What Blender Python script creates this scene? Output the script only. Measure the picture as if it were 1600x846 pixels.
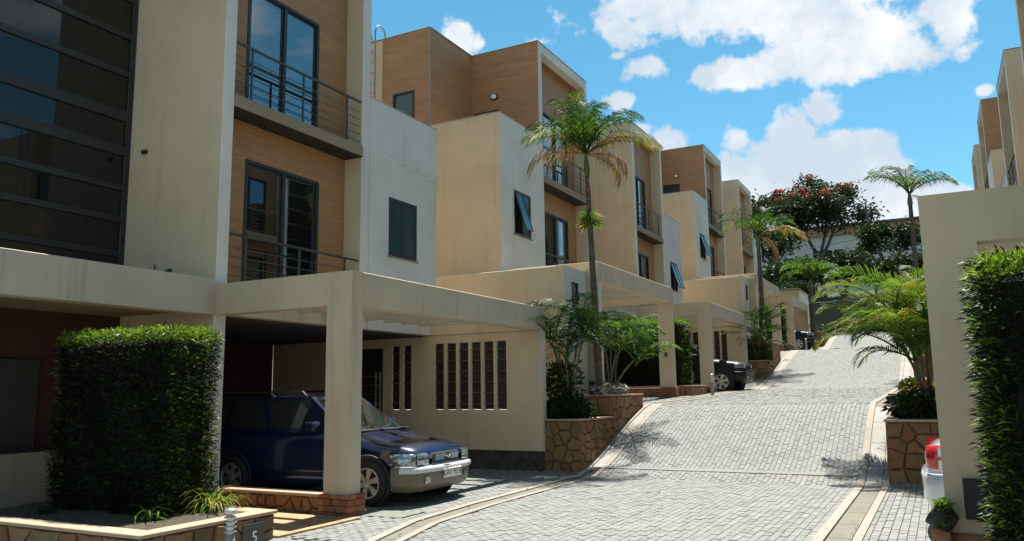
import bpy, math, random
from mathutils import Vector, Matrix
random.seed(11)
R = math.radians
scn = bpy.context.scene
for o in list(bpy.data.objects):
    bpy.data.objects.remove(o)
COL = scn.collection

# ------------------------------------------------------------------ camera
YAW, PITCH, ROLL = R(27.77286), R(8.594508), R(-.81596)
fwd = Vector((-math.sin(YAW)*math.cos(PITCH), math.cos(YAW)*math.cos(PITCH), math.sin(PITCH)))
rgt = Vector((math.cos(YAW), math.sin(YAW), 0))
upv = rgt.cross(fwd)
r2 = math.cos(ROLL)*rgt + math.sin(ROLL)*upv
u2 = -math.sin(ROLL)*rgt + math.cos(ROLL)*upv
cam = bpy.data.cameras.new('camera')
cam.sensor_width = 36
cam.lens = 36*1250.3/1600
cam.clip_end = 3000
co = bpy.data.objects.new('camera', cam)
COL.objects.link(co)
M = Matrix((r2, u2, -fwd)).transposed().to_4x4()
M.translation = (0, 0, 1.65)
co.matrix_world = M
scn.camera = co

# ------------------------------------------------------------------ light, sky, exposure
SUNV = Vector((-.035, .37, 1)).normalized()          # towards the sun
SKY_STRENGTH = .05
sun = bpy.data.lights.new('sun', 'SUN')
sun.energy = 4.7
sun.angle = R(.5)
sun.color = (1, .955, .88)
so = bpy.data.objects.new('sun', sun)
COL.objects.link(so)
so.rotation_euler = (-SUNV).to_track_quat('-Z', 'Y').to_euler()
scn.view_settings.view_transform = 'Standard'
scn.view_settings.look = 'None'
scn.view_settings.exposure = 1.4
scn.cycles.use_adaptive_sampling = True
scn.cycles.adaptive_threshold = .02
scn.cycles.max_bounces = 6
scn.cycles.diffuse_bounces = 3
scn.cycles.glossy_bounces = 3
scn.cycles.transparent_max_bounces = 10
scn.cycles.transmission_bounces = 4
scn.view_settings.gamma = 1
w = bpy.data.worlds.new('World')
scn.world = w
w.use_nodes = True
wt = w.node_tree
wt.nodes.clear()

def N(t, kind, **kw):
    n = t.nodes.new(kind)
    for k, v in kw.items():
        setattr(n, k, v)
    return n

def link(t, a, b):
    t.links.new(a, b)

def val(t, x):
    """socket or number"""
    return x

def math_(t, op, a, b=None, c=None, clamp=False):
    n = N(t, 'ShaderNodeMath', operation=op)
    n.use_clamp = clamp
    for i, x in enumerate((a, b, c)):
        if x is None:
            continue
        if isinstance(x, (int, float)):
            n.inputs[i].default_value = x
        else:
            link(t, x, n.inputs[i])
    return n.outputs[0]

def smooth(t, x, lo, hi, a=0., b=1.):
    n = N(t, 'ShaderNodeMapRange', interpolation_type='SMOOTHSTEP')
    link(t, x, n.inputs['Value'])
    for k, v in (('From Min', lo), ('From Max', hi), ('To Min', a), ('To Max', b)):
        n.inputs[k].default_value = v
    return n.outputs[0]

def mixc(t, fac, a, b, blend='MIX'):
    n = N(t, 'ShaderNodeMix', data_type='RGBA', blend_type=blend)
    for i, x in ((0, fac), (6, a), (7, b)):
        if isinstance(x, (int, float)):
            n.inputs[i].default_value = x
        elif isinstance(x, tuple):
            n.inputs[i].default_value = (*x, 1) if len(x) == 3 else x
        else:
            link(t, x, n.inputs[i])
    return n.outputs[2]

def noise(t, vec, scale, detail=4, rough=.55, dist=0):
    n = N(t, 'ShaderNodeTexNoise')
    n.inputs['Scale'].default_value = scale
    n.inputs['Detail'].default_value = detail
    n.inputs['Roughness'].default_value = rough
    n.inputs['Distortion'].default_value = dist
    if vec is not None:
        link(t, vec, n.inputs['Vector'])
    return n

sky = N(wt, 'ShaderNodeTexSky', sky_type='NISHITA')
sky.sun_disc = False
sky.sun_elevation = math.asin(SUNV.z)
sky.sun_rotation = math.atan2(SUNV.x, SUNV.y)
sky.altitude = 1700
sky.air_density = 1.0
sky.dust_density = .35
sky.ozone_density = 2.2
tc = N(wt, 'ShaderNodeTexCoord')
DIR = tc.outputs['Generated']

def raydir(px, py):
    return (r2*(px-800) - u2*(py-423) + fwd*1250.3).normalized()

# clouds: banks standing at fixed directions in the sky, broken up by noise, with loose wisps elsewhere
n1 = noise(wt, DIR, 15, 9, .58, .1)
n2 = noise(wt, DIR, 6.5, 6, .6)
fb = math_(wt, 'ADD', math_(wt, 'MULTIPLY', math_(wt, 'SUBTRACT', n1.outputs['Fac'], .5), 3.0),
           math_(wt, 'MULTIPLY', math_(wt, 'SUBTRACT', n2.outputs['Fac'], .5), 1.0))
def blob(px, py, wpx, hpx, amp=1.0):
    d = raydir(px, py)
    t1 = d.cross(Vector((0, 0, 1))).normalized()
    t2 = t1.cross(d).normalized()
    def dot(v):
        n = N(wt, 'ShaderNodeVectorMath', operation='DOT_PRODUCT')
        link(wt, DIR, n.inputs[0])
        n.inputs[1].default_value = v
        return n.outputs['Value']
    a = math_(wt, 'DIVIDE', dot(t1), wpx*1.08/1250.)
    b = math_(wt, 'DIVIDE', dot(t2), hpx*1.08/1250.)
    rr = math_(wt, 'SQRT', math_(wt, 'ADD', math_(wt, 'MULTIPLY', a, a), math_(wt, 'MULTIPLY', b, b)))
    front = math_(wt, 'GREATER_THAN', dot(d), 0)
    return math_(wt, 'MULTIPLY', math_(wt, 'MULTIPLY', math_(wt, 'SUBTRACT', 1, rr), amp), front), b
BL = [(1180, 5, 270, 70, 1.25), (1325, 62, 130, 62, 1.2), (1010, 8, 100, 34, 1.0), (1185, 105, 105, 36, 1.1), (1008, 104, 50, 26, .9), (945, 45, 30, 28, .7), (965, 88, 24, 10, .7),
      (1288, 178, 36, 34, .9), (1240, 212, 48, 46, 1.2), (1265, 268, 125, 72, 1.4), (1152, 222, 24, 30, .8), (1165, 275, 45, 60, 1.2), (1362, 235, 50, 34, 1.1), (1400, 290, 30, 50, 1.0),
      (1290, 335, 190, 62, 1.4), (1040, 228, 34, 42, 1.1), (1000, 200, 26, 18, .9), (965, 160, 42, 18, .9), (728, 62, 30, 26, .6),
      (845, 66, 44, 18, .65), (1541, 140, 15, 11, .9), (1440, 330, 70, 40, 1.0), (1460, 15, 40, 22, .8)]
acc = None
for bdef in BL:
    v, _ = blob(*bdef)
    acc = v if acc is None else math_(wt, 'MAXIMUM', acc, v)
acc = math_(wt, 'MAXIMUM', acc, -.5)
placed = smooth(wt, math_(wt, 'ADD', acc, math_(wt, 'MULTIPLY', fb, 1.0)), .05, .42)
# loose field for the rest of the sky, on a flat cloud deck
sep = N(wt, 'ShaderNodeSeparateXYZ')
link(wt, DIR, sep.inputs[0])
zz = math_(wt, 'MAXIMUM', sep.outputs['Z'], .05)
cmb = N(wt, 'ShaderNodeCombineXYZ')
link(wt, math_(wt, 'DIVIDE', sep.outputs['X'], zz), cmb.inputs[0])
link(wt, math_(wt, 'DIVIDE', sep.outputs['Y'], zz), cmb.inputs[1])
n3 = noise(wt, cmb.outputs[0], 1.15, 9, .58)
n3.inputs['Vector'].default_value = (0, 0, 0)
loose = smooth(wt, n3.outputs['Fac'], .50, .66)
dv = N(wt, 'ShaderNodeVectorMath', operation='DOT_PRODUCT')
link(wt, DIR, dv.inputs[0])
dv.inputs[1].default_value = raydir(1000, 200)
loose = math_(wt, 'MULTIPLY', loose, smooth(wt, dv.outputs['Value'], .80, .90, 1, 0))
n4 = noise(wt, DIR, 14, 6, .6)
shade = smooth(wt, math_(wt, 'ADD', n2.outputs['Fac'], math_(wt, 'MULTIPLY', n4.outputs['Fac'], .55)), .66, .98)
mask = math_(wt, 'MAXIMUM', placed, math_(wt, 'MULTIPLY', loose, .9))
CW = 7.0
cloudcol = mixc(wt, shade, (CW*.70, CW*.82, CW*.94), (CW*1.10, CW*1.12, CW*1.14))
hs = N(wt, 'ShaderNodeHueSaturation')
hs.inputs['Hue'].default_value = .47
hs.inputs['Saturation'].default_value = 1.2
hs.inputs['Value'].default_value = 1.3
link(wt, sky.outputs[0], hs.inputs['Color'])
skyc = mixc(wt, mask, hs.outputs[0], cloudcol)
bg = N(wt, 'ShaderNodeBackground')
bg.inputs[1].default_value = SKY_STRENGTH
wo = N(wt, 'ShaderNodeOutputWorld')
link(wt, skyc, bg.inputs[0])
link(wt, bg.outputs[0], wo.inputs[0])

# ------------------------------------------------------------------ materials
def newmat(name):
    m = bpy.data.materials.new(name)
    m.use_nodes = True
    t = m.node_tree
    b = t.nodes['Principled BSDF']
    return m, t, b

def pos(t):
    return N(t, 'ShaderNodeNewGeometry').outputs['Position']

def scaled(t, v, s):
    n = N(t, 'ShaderNodeVectorMath', operation='MULTIPLY')
    link(t, v, n.inputs[0])
    n.inputs[1].default_value = s
    return n.outputs[0]

def bump(t, b, h, strength=.3, dist=.01):
    n = N(t, 'ShaderNodeBump')
    n.inputs['Strength'].default_value = strength
    n.inputs['Distance'].default_value = dist
    link(t, h, n.inputs['Height'])
    link(t, n.outputs[0], b.inputs['Normal'])

def simple(name, col, rough=.6, var=.12, scale=6, metallic=0, bmp=0, spec=.5, coat=0):
    m, t, b = newmat(name)
    b.inputs['Roughness'].default_value = rough
    b.inputs['Metallic'].default_value = metallic
    b.inputs['Specular IOR Level'].default_value = spec
    b.inputs['Coat Weight'].default_value = coat
    b.inputs['Coat Roughness'].default_value = .04
    n = noise(t, pos(t), scale, 5)
    lo = tuple(c*(1-var) for c in col)
    hi = tuple(min(1, c*(1+var)) for c in col)
    link(t, mixc(t, smooth(t, n.outputs['Fac'], .3, .7), lo, hi), b.inputs['Base Color'])
    if bmp:
        n2_ = noise(t, pos(t), scale*8, 4)
        bump(t, b, n2_.outputs['Fac'], bmp, .01)
    return m

def plaster(name, col, stain=.25):
    m, t, b = newmat(name)
    b.inputs['Roughness'].default_value = .88
    b.inputs['Specular IOR Level'].default_value = .25
    p = pos(t)
    big = noise(t, p, .9, 5, .6)
    fine = noise(t, p, 38, 4, .6)
    streak = noise(t, scaled(t, p, (5, 5, .28)), 1.0, 5, .65)
    c = mixc(t, smooth(t, big.outputs['Fac'], .3, .72), tuple(x*.90 for x in col), tuple(min(1, x*1.05) for x in col))
    c = mixc(t, smooth(t, streak.outputs['Fac'], .52, .78, 0, stain), c, (col[0]*.55, col[1]*.47, col[2]*.36))
    c = mixc(t, smooth(t, fine.outputs['Fac'], .35, .7, 0, .14), c, tuple(x*.72 for x in col))
    link(t, c, b.inputs['Base Color'])
    bump(t, b, math_(t, 'ADD', fine.outputs['Fac'], math_(t, 'MULTIPLY', big.outputs['Fac'], .6)), .35, .006)
    return m

def wood(name, col):
    m, t, b = newmat(name)
    b.inputs['Roughness'].default_value = .55
    p = pos(t)
    s = N(t, 'ShaderNodeSeparateXYZ')
    link(t, p, s.inputs[0])
    zf = math_(t, 'DIVIDE', s.outputs[2], .20)
    row = math_(t, 'FLOOR', zf)
    fr = math_(t, 'FRACT', zf)
    hor = math_(t, 'ADD', s.outputs[0], s.outputs[1])
    hx = math_(t, 'ADD', math_(t, 'DIVIDE', hor, 1.25), math_(t, 'MULTIPLY', row, .37))
    cmbn = N(t, 'ShaderNodeCombineXYZ')
    link(t, row, cmbn.inputs[0])
    link(t, math_(t, 'FLOOR', hx), cmbn.inputs[1])
    wn = N(t, 'ShaderNodeTexWhiteNoise')
    link(t, cmbn.outputs[0], wn.inputs['Vector'])
    grain = noise(t, scaled(t, p, (1.2, 1.2, 9)), 1.6, 6, .62, .6)
    c = mixc(t, smooth(t, grain.outputs['Fac'], .28, .72), tuple(x*.80 for x in col), tuple(x*1.10 for x in col))
    c = mixc(t, math_(t, 'MULTIPLY', wn.outputs['Value'], .26), c, tuple(x*.62 for x in col))
    joint = math_(t, 'MAXIMUM', smooth(t, fr, .0, .05, 1, 0), smooth(t, math_(t, 'FRACT', hx), 0, .006, 1, 0))
    c = mixc(t, math_(t, 'MULTIPLY', joint, .35), c, tuple(x*.3 for x in col))
    link(t, c, b.inputs['Base Color'])
    bump(t, b, math_(t, 'SUBTRACT', math_(t, 'MULTIPLY', grain.outputs['Fac'], .3), joint), .5, .006)
    return m

def paver_mat(name, lo, hi, tint):
    m, t, b = newmat(name)
    b.inputs['Roughness'].default_value = .85
    b.inputs['Specular IOR Level'].default_value = .3
    p = pos(t)
    g = N(t, 'ShaderNodeNewGeometry')
    oi = N(t, 'ShaderNodeObjectInfo')
    rnd = math_(t, 'FRACT', math_(t, 'ADD', g.outputs['Random Per Island'], oi.outputs['Random']))
    c = mixc(t, rnd, tuple(x*.92 for x in lo), tuple(x*1.05 for x in hi))
    big = noise(t, p, .7, 5, .6)
    c = mixc(t, smooth(t, big.outputs['Fac'], .35, .7, 0, .55), c, tint)
    fine = noise(t, p, 60, 4, .7)
    c = mixc(t, smooth(t, fine.outputs['Fac'], .35, .75, 0, .35), c, tuple(x*.55 for x in lo))
    oil = noise(t, p, 1.9, 3, .5)
    c = mixc(t, smooth(t, oil.outputs['Fac'], .66, .74, 0, .35), c, (lo[0]*.5, lo[1]*.48, lo[2]*.42))
    med = noise(t, p, 7, 4, .6)
    c = mixc(t, smooth(t, med.outputs['Fac'], .58, .8, 0, .3), c, (lo[0]*.6, lo[1]*.57, lo[2]*.5))
    link(t, c, b.inputs['Base Color'])
    bump(t, b, fine.outputs['Fac'], .4, .006)
    return m

def joint_mat(name):
    m, t, b = newmat(name)
    b.inputs['Roughness'].default_value = .95
    n = noise(t, pos(t), 7, 3, .6)
    n2_ = noise(t, pos(t), 23, 2, .5)
    f = smooth(t, math_(t, 'ADD', math_(t, 'MULTIPLY', n.outputs['Fac'], .5), math_(t, 'MULTIPLY', n2_.outputs['Fac'], .5)), .55, .60)
    link(t, mixc(t, f, (.165, .168, .155), (.05, .05, .042)), b.inputs['Base Color'])
    return m

def stone_mat(name, cols):
    m, t, b = newmat(name)
    b.inputs['Roughness'].default_value = .82
    g = N(t, 'ShaderNodeNewGeometry')
    oi = N(t, 'ShaderNodeObjectInfo')
    rnd = math_(t, 'FRACT', math_(t, 'ADD', g.outputs['Random Per Island'], oi.outputs['Random']))
    cr = N(t, 'ShaderNodeValToRGB')
    link(t, rnd, cr.inputs[0])
    cr.color_ramp.elements[0].color = (*cols[0], 1)
    cr.color_ramp.elements[1].color = (*cols[-1], 1)
    for i, c in enumerate(cols[1:-1]):
        e = cr.color_ramp.elements.new((i+1)/(len(cols)-1))
        e.color = (*c, 1)
    p = g.outputs['Position']
    n = noise(t, p, 9, 6, .65)
    n2_ = noise(t, p, 45, 4, .6)
    c = mixc(t, smooth(t, n.outputs['Fac'], .35, .75, 0, .5), cr.outputs[0], tuple(x*.5 for x in cols[0]))
    link(t, c, b.inputs['Base Color'])
    bump(t, b, math_(t, 'ADD', n.outputs['Fac'], math_(t, 'MULTIPLY', n2_.outputs['Fac'], .4)), .6, .012)
    return m

def brick_mat(name, c1, c2, mortar):
    m, t, b = newmat(name)
    b.inputs['Roughness'].default_value = .85
    s = N(t, 'ShaderNodeSeparateXYZ')
    link(t, pos(t), s.inputs[0])
    c = N(t, 'ShaderNodeCombineXYZ')
    link(t, math_(t, 'ADD', s.outputs[0], s.outputs[1]), c.inputs[0])
    link(t, s.outputs[2], c.inputs[1])
    bt = N(t, 'ShaderNodeTexBrick')
    link(t, c.outputs[0], bt.inputs['Vector'])
    for k, v in (('Color1', c1), ('Color2', c2), ('Mortar', mortar)):
        bt.inputs[k].default_value = (*v, 1)
    bt.inputs['Scale'].default_value = 1
    bt.inputs['Brick Width'].default_value = .23
    bt.inputs['Row Height'].default_value = .075
    bt.inputs['Mortar Size'].default_value = .008
    link(t, bt.outputs[0], b.inputs['Base Color'])
    return m

def leaf_mat(name, c1, c2, trans=.35, rough=.45, curve=1):
    m, t, b = newmat(name)
    b.inputs['Roughness'].default_value = rough
    b.inputs['Specular IOR Level'].default_value = .18
    g = N(t, 'ShaderNodeNewGeometry')
    n = noise(t, g.outputs['Position'], 1.6, 3)
    f = math_(t, 'ADD', math_(t, 'MULTIPLY', g.outputs['Random Per Island'], .6), math_(t, 'MULTIPLY', n.outputs['Fac'], .5), clamp=True)
    if curve != 1:
        f = math_(t, 'POWER', f, curve)
    c = mixc(t, f, c1, c2)
    link(t, c, b.inputs['Base Color'])
    tr = N(t, 'ShaderNodeBsdfTranslucent')
    link(t, mixc(t, .5, c, (c2[0]*1.5, c2[1]*1.6, c2[2])), tr.inputs[0])
    mx = N(t, 'ShaderNodeMixShader')
    mx.inputs[0].default_value = trans
    link(t, b.outputs[0], mx.inputs[1])
    link(t, tr.outputs[0], mx.inputs[2])
    link(t, mx.outputs[0], t.nodes['Material Output'].inputs[0])
    return m

def glass_mat(name, tint, refl, see):
    m, t, b = newmat(name)
    t.nodes.remove(b)
    gl = N(t, 'ShaderNodeBsdfGlossy')
    gl.inputs['Roughness'].default_value = .015
    gl.inputs['Color'].default_value = (.85, .93, .95, 1)
    tr = N(t, 'ShaderNodeBsdfTransparent')
    tr.inputs[0].default_value = (*tint, 1)
    df = N(t, 'ShaderNodeBsdfDiffuse')
    df.inputs[0].default_value = (.012, .02, .02, 1)
    m1 = N(t, 'ShaderNodeMixShader')
    m1.inputs[0].default_value = see
    link(t, df.outputs[0], m1.inputs[1])
    link(t, tr.outputs[0], m1.inputs[2])
    fr = N(t, 'ShaderNodeFresnel')
    fr.inputs[0].default_value = 1.5
    f = math_(t, 'ADD', fr.outputs[0], refl, clamp=True)
    m2 = N(t, 'ShaderNodeMixShader')
    link(t, f, m2.inputs[0])
    link(t, m1.outputs[0], m2.inputs[1])
    link(t, gl.outputs[0], m2.inputs[2])
    link(t, m2.outputs[0], t.nodes['Material Output'].inputs[0])
    return m

MT = dict(
    front=plaster('street_tone', (.60, .60, .545), .28),
    side=plaster('side_tone', (.57, .462, .312), .3),
    beam=plaster('beam_paint', (.50, .43, .32), .5),
    wood=wood('wood_cladding', (.36, .188, .076)),
    frame=simple('dark_frame', (.018, .021, .020), .45),
    rail=simple('rail_paint', (.045, .05, .047), .4),
    glass=glass_mat('window_glass', (.55, .68, .66), .22, .75),
    tealglass=simple('frosted_teal_glass', (.018, .06, .06), .12, .2, 2),
    crack=simple('crack', (.30, .29, .26), .9),
    smoke=simple('smoked_lamp', (.10, .11, .12), .15, .25, 18, coat=1),
    darkfloor=simple('shaded_floor', (.035, .032, .028), .8, .3),  # undercroft shade put into the floor colour
    stairglass=glass_mat('stair_glass', (.5, .4, .3), .0, .6),
    louvre=simple('slot_shade', (.022, .014, .010), .6, .5, 8),  # dark of the wall slots, put into the panel colour
    louvre2=simple('louvre_blade', (.14, .10, .07), .6, .3, 8),
    curtain=simple('curtain', (.55, .58, .50), .9, .2, 9),
    slab=plaster('slab_concrete', (.27, .22, .15), .5),
    ceiling=simple('shaded_ceiling', (.035, .03, .024), .9),  # near-black, so the shade overhead sits in the colour
    floor=simple('interior_floor', (.2, .17, .13), .7),
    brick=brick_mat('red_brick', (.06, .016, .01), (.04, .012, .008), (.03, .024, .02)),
    plinth=simple('dark_plinth', (.06, .05, .04), .9, .4, 5, bmp=.5),
    stone=stone_mat('cladding_stone', [(.17, .088, .034), (.25, .135, .056), (.19, .080, .032), (.27, .165, .075), (.12, .072, .036)]),
    redstone=stone_mat('ledge_stone', [(.26, .09, .04), (.33, .13, .06), (.21, .065, .03), (.35, .17, .08)]),
    mortar=simple('mortar', (.10, .065, .035), .95, .3, 20),
    cap=plaster('wall_cap', (.40, .28, .19), .3),
    paver=paver_mat('paver', (.170, .176, .165), (.20, .206, .193), (.205, .202, .180)),
    joint=joint_mat('joint_sand'),
    kerb=plaster('kerb_concrete', (.27, .24, .20), .5),
    channel=plaster('channel_concrete', (.155, .15, .118), .6),
    pale=plaster('pale_concrete', (.27, .26, .235), .4),
    band=plaster('band_concrete', (.205, .20, .18), .4),
    tile=simple('path_tile', (.38, .22, .11), .6, .2, 3),
    scrub=simple('scrub', (.028, .042, .014), .95, .5, .8, bmp=.8),
    soil=simple('soil', (.05, .035, .022), .95, .4, 14, bmp=.8),
    white=simple('white_paint', (.8, .8, .78), .5, .05),
    lampglass=simple('lamp_glass', (.75, .75, .7), .3, .05),
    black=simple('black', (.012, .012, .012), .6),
    earth=simple('earth', (.16, .13, .085), .95, .3, 1.5),
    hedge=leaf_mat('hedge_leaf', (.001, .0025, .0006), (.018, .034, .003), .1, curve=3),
    hedgelit=leaf_mat('hedge_lit', (.05, .12, .01), (.20, .31, .025), .36),  # brighter copy of the hedge leaf: sunlight put into its colour
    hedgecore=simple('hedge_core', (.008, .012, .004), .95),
    palm=leaf_mat('palm_green', (.006, .022, .005), (.035, .085, .014), .28, .5),
    palmy=leaf_mat('palm_yellow', (.10, .11, .012), (.25, .20, .028), .36, .5),
    palmb=leaf_mat('palm_brown', (.24, .12, .05), (.40, .22, .09), .3, .6),
    palml=leaf_mat('palm_lime', (.03, .085, .010), (.13, .215, .026), .38, .5),
    trunk=simple('palm_trunk', (.085, .066, .046), .9, .4, 12, bmp=.6),
    shaft=simple('crown_shaft', (.07, .105, .035), .6, .2),
    stemg=simple('palm_stem', (.10, .10, .055), .7, .3, 14),
    bark=simple('bark', (.09, .07, .055), .95, .35, 9, bmp=.6),
    leafd=leaf_mat('leaf_dark', (.004, .011, .003), (.024, .046, .010), .2),
    leafm=leaf_mat('leaf_mid', (.02, .048, .012), (.065, .11, .026), .28),
    leaft=leaf_mat('tree_leaf', (.011, .022, .010), (.04, .058, .024), .22),
    petalr=leaf_mat('petal_red', (.36, .035, .04), (.48, .08, .07), .22),
    petalp=leaf_mat('petal_purple', (.30, .16, .45), (.62, .48, .70), .3),
    petalw=leaf_mat('petal_white', (.6, .55, .5), (.75, .72, .66), .3),
    petaly=leaf_mat('petal_yellow', (.6, .42, .06), (.7, .55, .12), .3),
    gate=simple('gate_paint', (.018, .028, .022), .5, .2, 2),
    farwall=plaster('far_wall', (.62, .64, .60)),
    farroof=simple('far_roof', (.30, .12, .07), .8, .3, 2),
    farfascia=simple('far_fascia', (.36, .22, .12), .7, .2),
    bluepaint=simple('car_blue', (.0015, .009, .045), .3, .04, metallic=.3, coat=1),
    blackpaint=simple('car_black', (.003, .0035, .005), .45, .04, spec=.3),
    silverpaint=simple('car_silver', (.60, .63, .66), .3, .04, metallic=.3, coat=1),
    carglass=glass_mat('car_glass', (.25, .35, .32), .12, .35),
    tan=simple('bumper_tan', (.115, .10, .055), .5, .06, coat=.2),
    chrome=simple('chrome', (.75, .76, .78), .18, .03, metallic=1),
    bright=simple('bumper_strip', (.50, .52, .54), .3, .03, coat=.5),
    lamp=simple('headlamp', (.26, .29, .29), .1, .75, 26, metallic=.75, coat=1),
    red=simple('tail_red', (.42, .012, .015), .2, .1, coat=1),
    tyre=simple('tyre', (.018, .018, .018), .85),
    rim=simple('rim', (.55, .54, .50), .35, .06, metallic=.7),
    plate=simple('plate_white', (.78, .77, .72), .5, .04),
    slate=simple('slate', (.055, .06, .045), .5, .3, 20),
    copper=simple('bollard_metal', (.35, .30, .24), .45, .15, metallic=.6),
    steel=simple('grate_steel', (.11, .10, .09), .6, .2, metallic=.4),
    cover=simple('cover_concrete', (.14, .145, .12), .85, .12, bmp=.3),
    pipe=simple('galvanised', (.22, .25, .28), .5, .1, metallic=.5),
    terracotta=simple('terracotta', (.32, .12, .06), .8, .2),
    cable=simple('cable', (.10, .10, .11), .7),
)

# ------------------------------------------------------------------ mesh helpers
OFF = {}

class MB:
    def __init__(s):
        s.v, s.f, s.m = [], [], []

    def face(s, pts, mi=0):
        i = len(s.v)
        s.v += [tuple(p) for p in pts]
        s.f.append(tuple(range(i, i+len(pts))))
        s.m.append(mi)

    def box(s, x0, x1, y0, y1, z0, z1, c=.008, mi=0):
        x0, x1 = sorted((x0, x1)); y0, y1 = sorted((y0, y1)); z0, z1 = sorted((z0, z1))
        c = min(c, (x1-x0)*.3, (y1-y0)*.3, (z1-z0)*.3)
        if c <= 0:
            vs = [(x, y, z) for z in (z0, z1) for y in (y0, y1) for x in (x0, x1)]
            i = len(s.v); s.v += vs
            for q in ((0, 2, 3, 1), (4, 5, 7, 6), (0, 1, 5, 4), (2, 6, 7, 3), (0, 4, 6, 2), (1, 3, 7, 5)):
                s.f.append(tuple(i+k for k in q)); s.m.append(mi)
            return s
        i = len(s.v)
        X, Y, Z = (x0, x1), (y0, y1), (z0, z1)
        idx = {}
        for a in (0, 1):
            for b in (0, 1):
                for d in (0, 1):
                    sa, sb, sd = (1-2*a)*c, (1-2*b)*c, (1-2*d)*c
                    for k, p in enumerate(((X[a], Y[b]+sb, Z[d]+sd), (X[a]+sa, Y[b], Z[d]+sd), (X[a]+sa, Y[b]+sb, Z[d]))):
                        idx[a, b, d, k] = len(s.v)
                        s.v.append(p)
        def F(*k):
            s.f.append(tuple(idx[q] for q in k)); s.m.append(mi)
        for a in (0, 1):
            q = [(a, 0, 0, 0), (a, 1, 0, 0), (a, 1, 1, 0), (a, 0, 1, 0)]
            F(*(q if a else q[::-1]))
            q = [(0, a, 0, 1), (1, a, 0, 1), (1, a, 1, 1), (0, a, 1, 1)]
            F(*(q[::-1] if a else q))
            q = [(0, 0, a, 2), (1, 0, a, 2), (1, 1, a, 2), (0, 1, a, 2)]
            F(*(q if a else q[::-1]))
        for a in (0, 1):
            for b in (0, 1):
                F((a, b, 0, 0), (a, b, 0, 1), (a, b, 1, 1), (a, b, 1, 0))
                F((a, 0, b, 0), (a, 0, b, 2), (a, 1, b, 2), (a, 1, b, 0))
                F((0, a, b, 1), (0, a, b, 2), (1, a, b, 2), (1, a, b, 1))
                for d in (0, 1):
                    if d == 0 or True:
                        pass
        for a in (0, 1):
            for b in (0, 1):
                for d in (0, 1):
                    F((a, b, d, 0), (a, b, d, 1), (a, b, d, 2))
        return s

    def tube(s, pts, rads, n=8, mi=0, cap=True):
        pts = [Vector(p) for p in pts]
        if not isinstance(rads, (list, tuple)):
            rads = [rads]*len(pts)
        base = len(s.v)
        prev = None
        for k, p in enumerate(pts):
            d = (pts[min(k+1, len(pts)-1)] - pts[max(k-1, 0)]).normalized()
            if prev is None:
                a = d.orthogonal().normalized()
            else:
                a = (prev - d*prev.dot(d)).normalized()
            prev = a
            b = d.cross(a)
            for j in range(n):
                t = 2*math.pi*j/n
                s.v.append(tuple(p + (a*math.cos(t) + b*math.sin(t))*rads[k]))
        for k in range(len(pts)-1):
            for j in range(n):
                s.f.append((base+k*n+j, base+k*n+(j+1) % n, base+(k+1)*n+(j+1) % n, base+(k+1)*n+j))
                s.m.append(mi)
        if cap:
            s.f.append(tuple(base+j for j in range(n))[::-1]); s.m.append(mi)
            s.f.append(tuple(base+(len(pts)-1)*n+j for j in range(n))); s.m.append(mi)
        return s

    def lathe(s, prof, axis_o, axis='z', n=20, mi=0):
        base = len(s.v)
        for (r_, h) in prof:
            for j in range(n):
                t = 2*math.pi*j/n
                c, q = r_*math.cos(t), r_*math.sin(t)
                p = {'z': (c, q, h), 'y': (c, h, q), 'x': (h, c, q)}[axis]
                s.v.append(tuple(axis_o[i]+p[i] for i in range(3)))
        for k in range(len(prof)-1):
            for j in range(n):
                s.f.append((base+k*n+j, base+k*n+(j+1) % n, base+(k+1)*n+(j+1) % n, base+(k+1)*n+j)); s.m.append(mi)
        return s

    def grid(s, rows, mi=0):
        base = len(s.v)
        n = len(rows[0])
        for r_ in rows:
            s.v += [tuple(p) for p in r_]
        for i in range(len(rows)-1):
            for j in range(n-1):
                s.f.append((base+i*n+j, base+i*n+j+1, base+(i+1)*n+j+1, base+(i+1)*n+j)); s.m.append(mi)
        return s

    def mesh(s, name, mats, off=(0, 0, 0), smooth_=False):
        me = bpy.data.meshes.new(name)
        ox, oy, oz = off
        me.from_pydata([(x-ox, y-oy, z-oz) for x, y, z in s.v], [], s.f)
        for m in mats:
            me.materials.append(m)
        if any(s.m):
            me.polygons.foreach_set('material_index', s.m)
        if smooth_:
            me.polygons.foreach_set('use_smooth', [True]*len(s.f))
        me.update()
        return me

    def build(s, name, mats, parent=None, smooth_=False, loc=None, bynormal=False):
        if isinstance(mats, str):
            mats = [mats]
        mats = [MT[m] for m in mats]
        if parent is not None:
            off = OFF[parent.name]
        elif loc is not None:
            off = loc
        else:
            xs = [p[0] for p in s.v]; ys = [p[1] for p in s.v]; zs = [p[2] for p in s.v]
            off = ((min(xs)+max(xs))/2, (min(ys)+max(ys))/2, min(zs))
        me = s.mesh(name, mats, off, smooth_)
        if bynormal:      # street faces take the first tone, side faces the second
            for p in me.polygons:
                p.material_index = 1 if abs(p.normal.y) > .75 else 0
        o = bpy.data.objects.new(name, me)
        COL.objects.link(o)
        OFF[o.name] = off
        if parent is not None:
            o.parent = parent
        else:
            o.location = off
        return o

def tag(o, label, cat, group=None):
    o['label'] = label
    o['category'] = cat
    if group:
        o['group'] = group
    return o

def struct(o):
    o['kind'] = 'structure'
    return o

def thing(name, label, cat, loc, group=None):
    o = bpy.data.objects.new(name, None)
    COL.objects.link(o)
    o.location = loc
    o.empty_display_size = .2
    OFF[o.name] = tuple(loc)
    return tag(o, label, cat, group)

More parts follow.
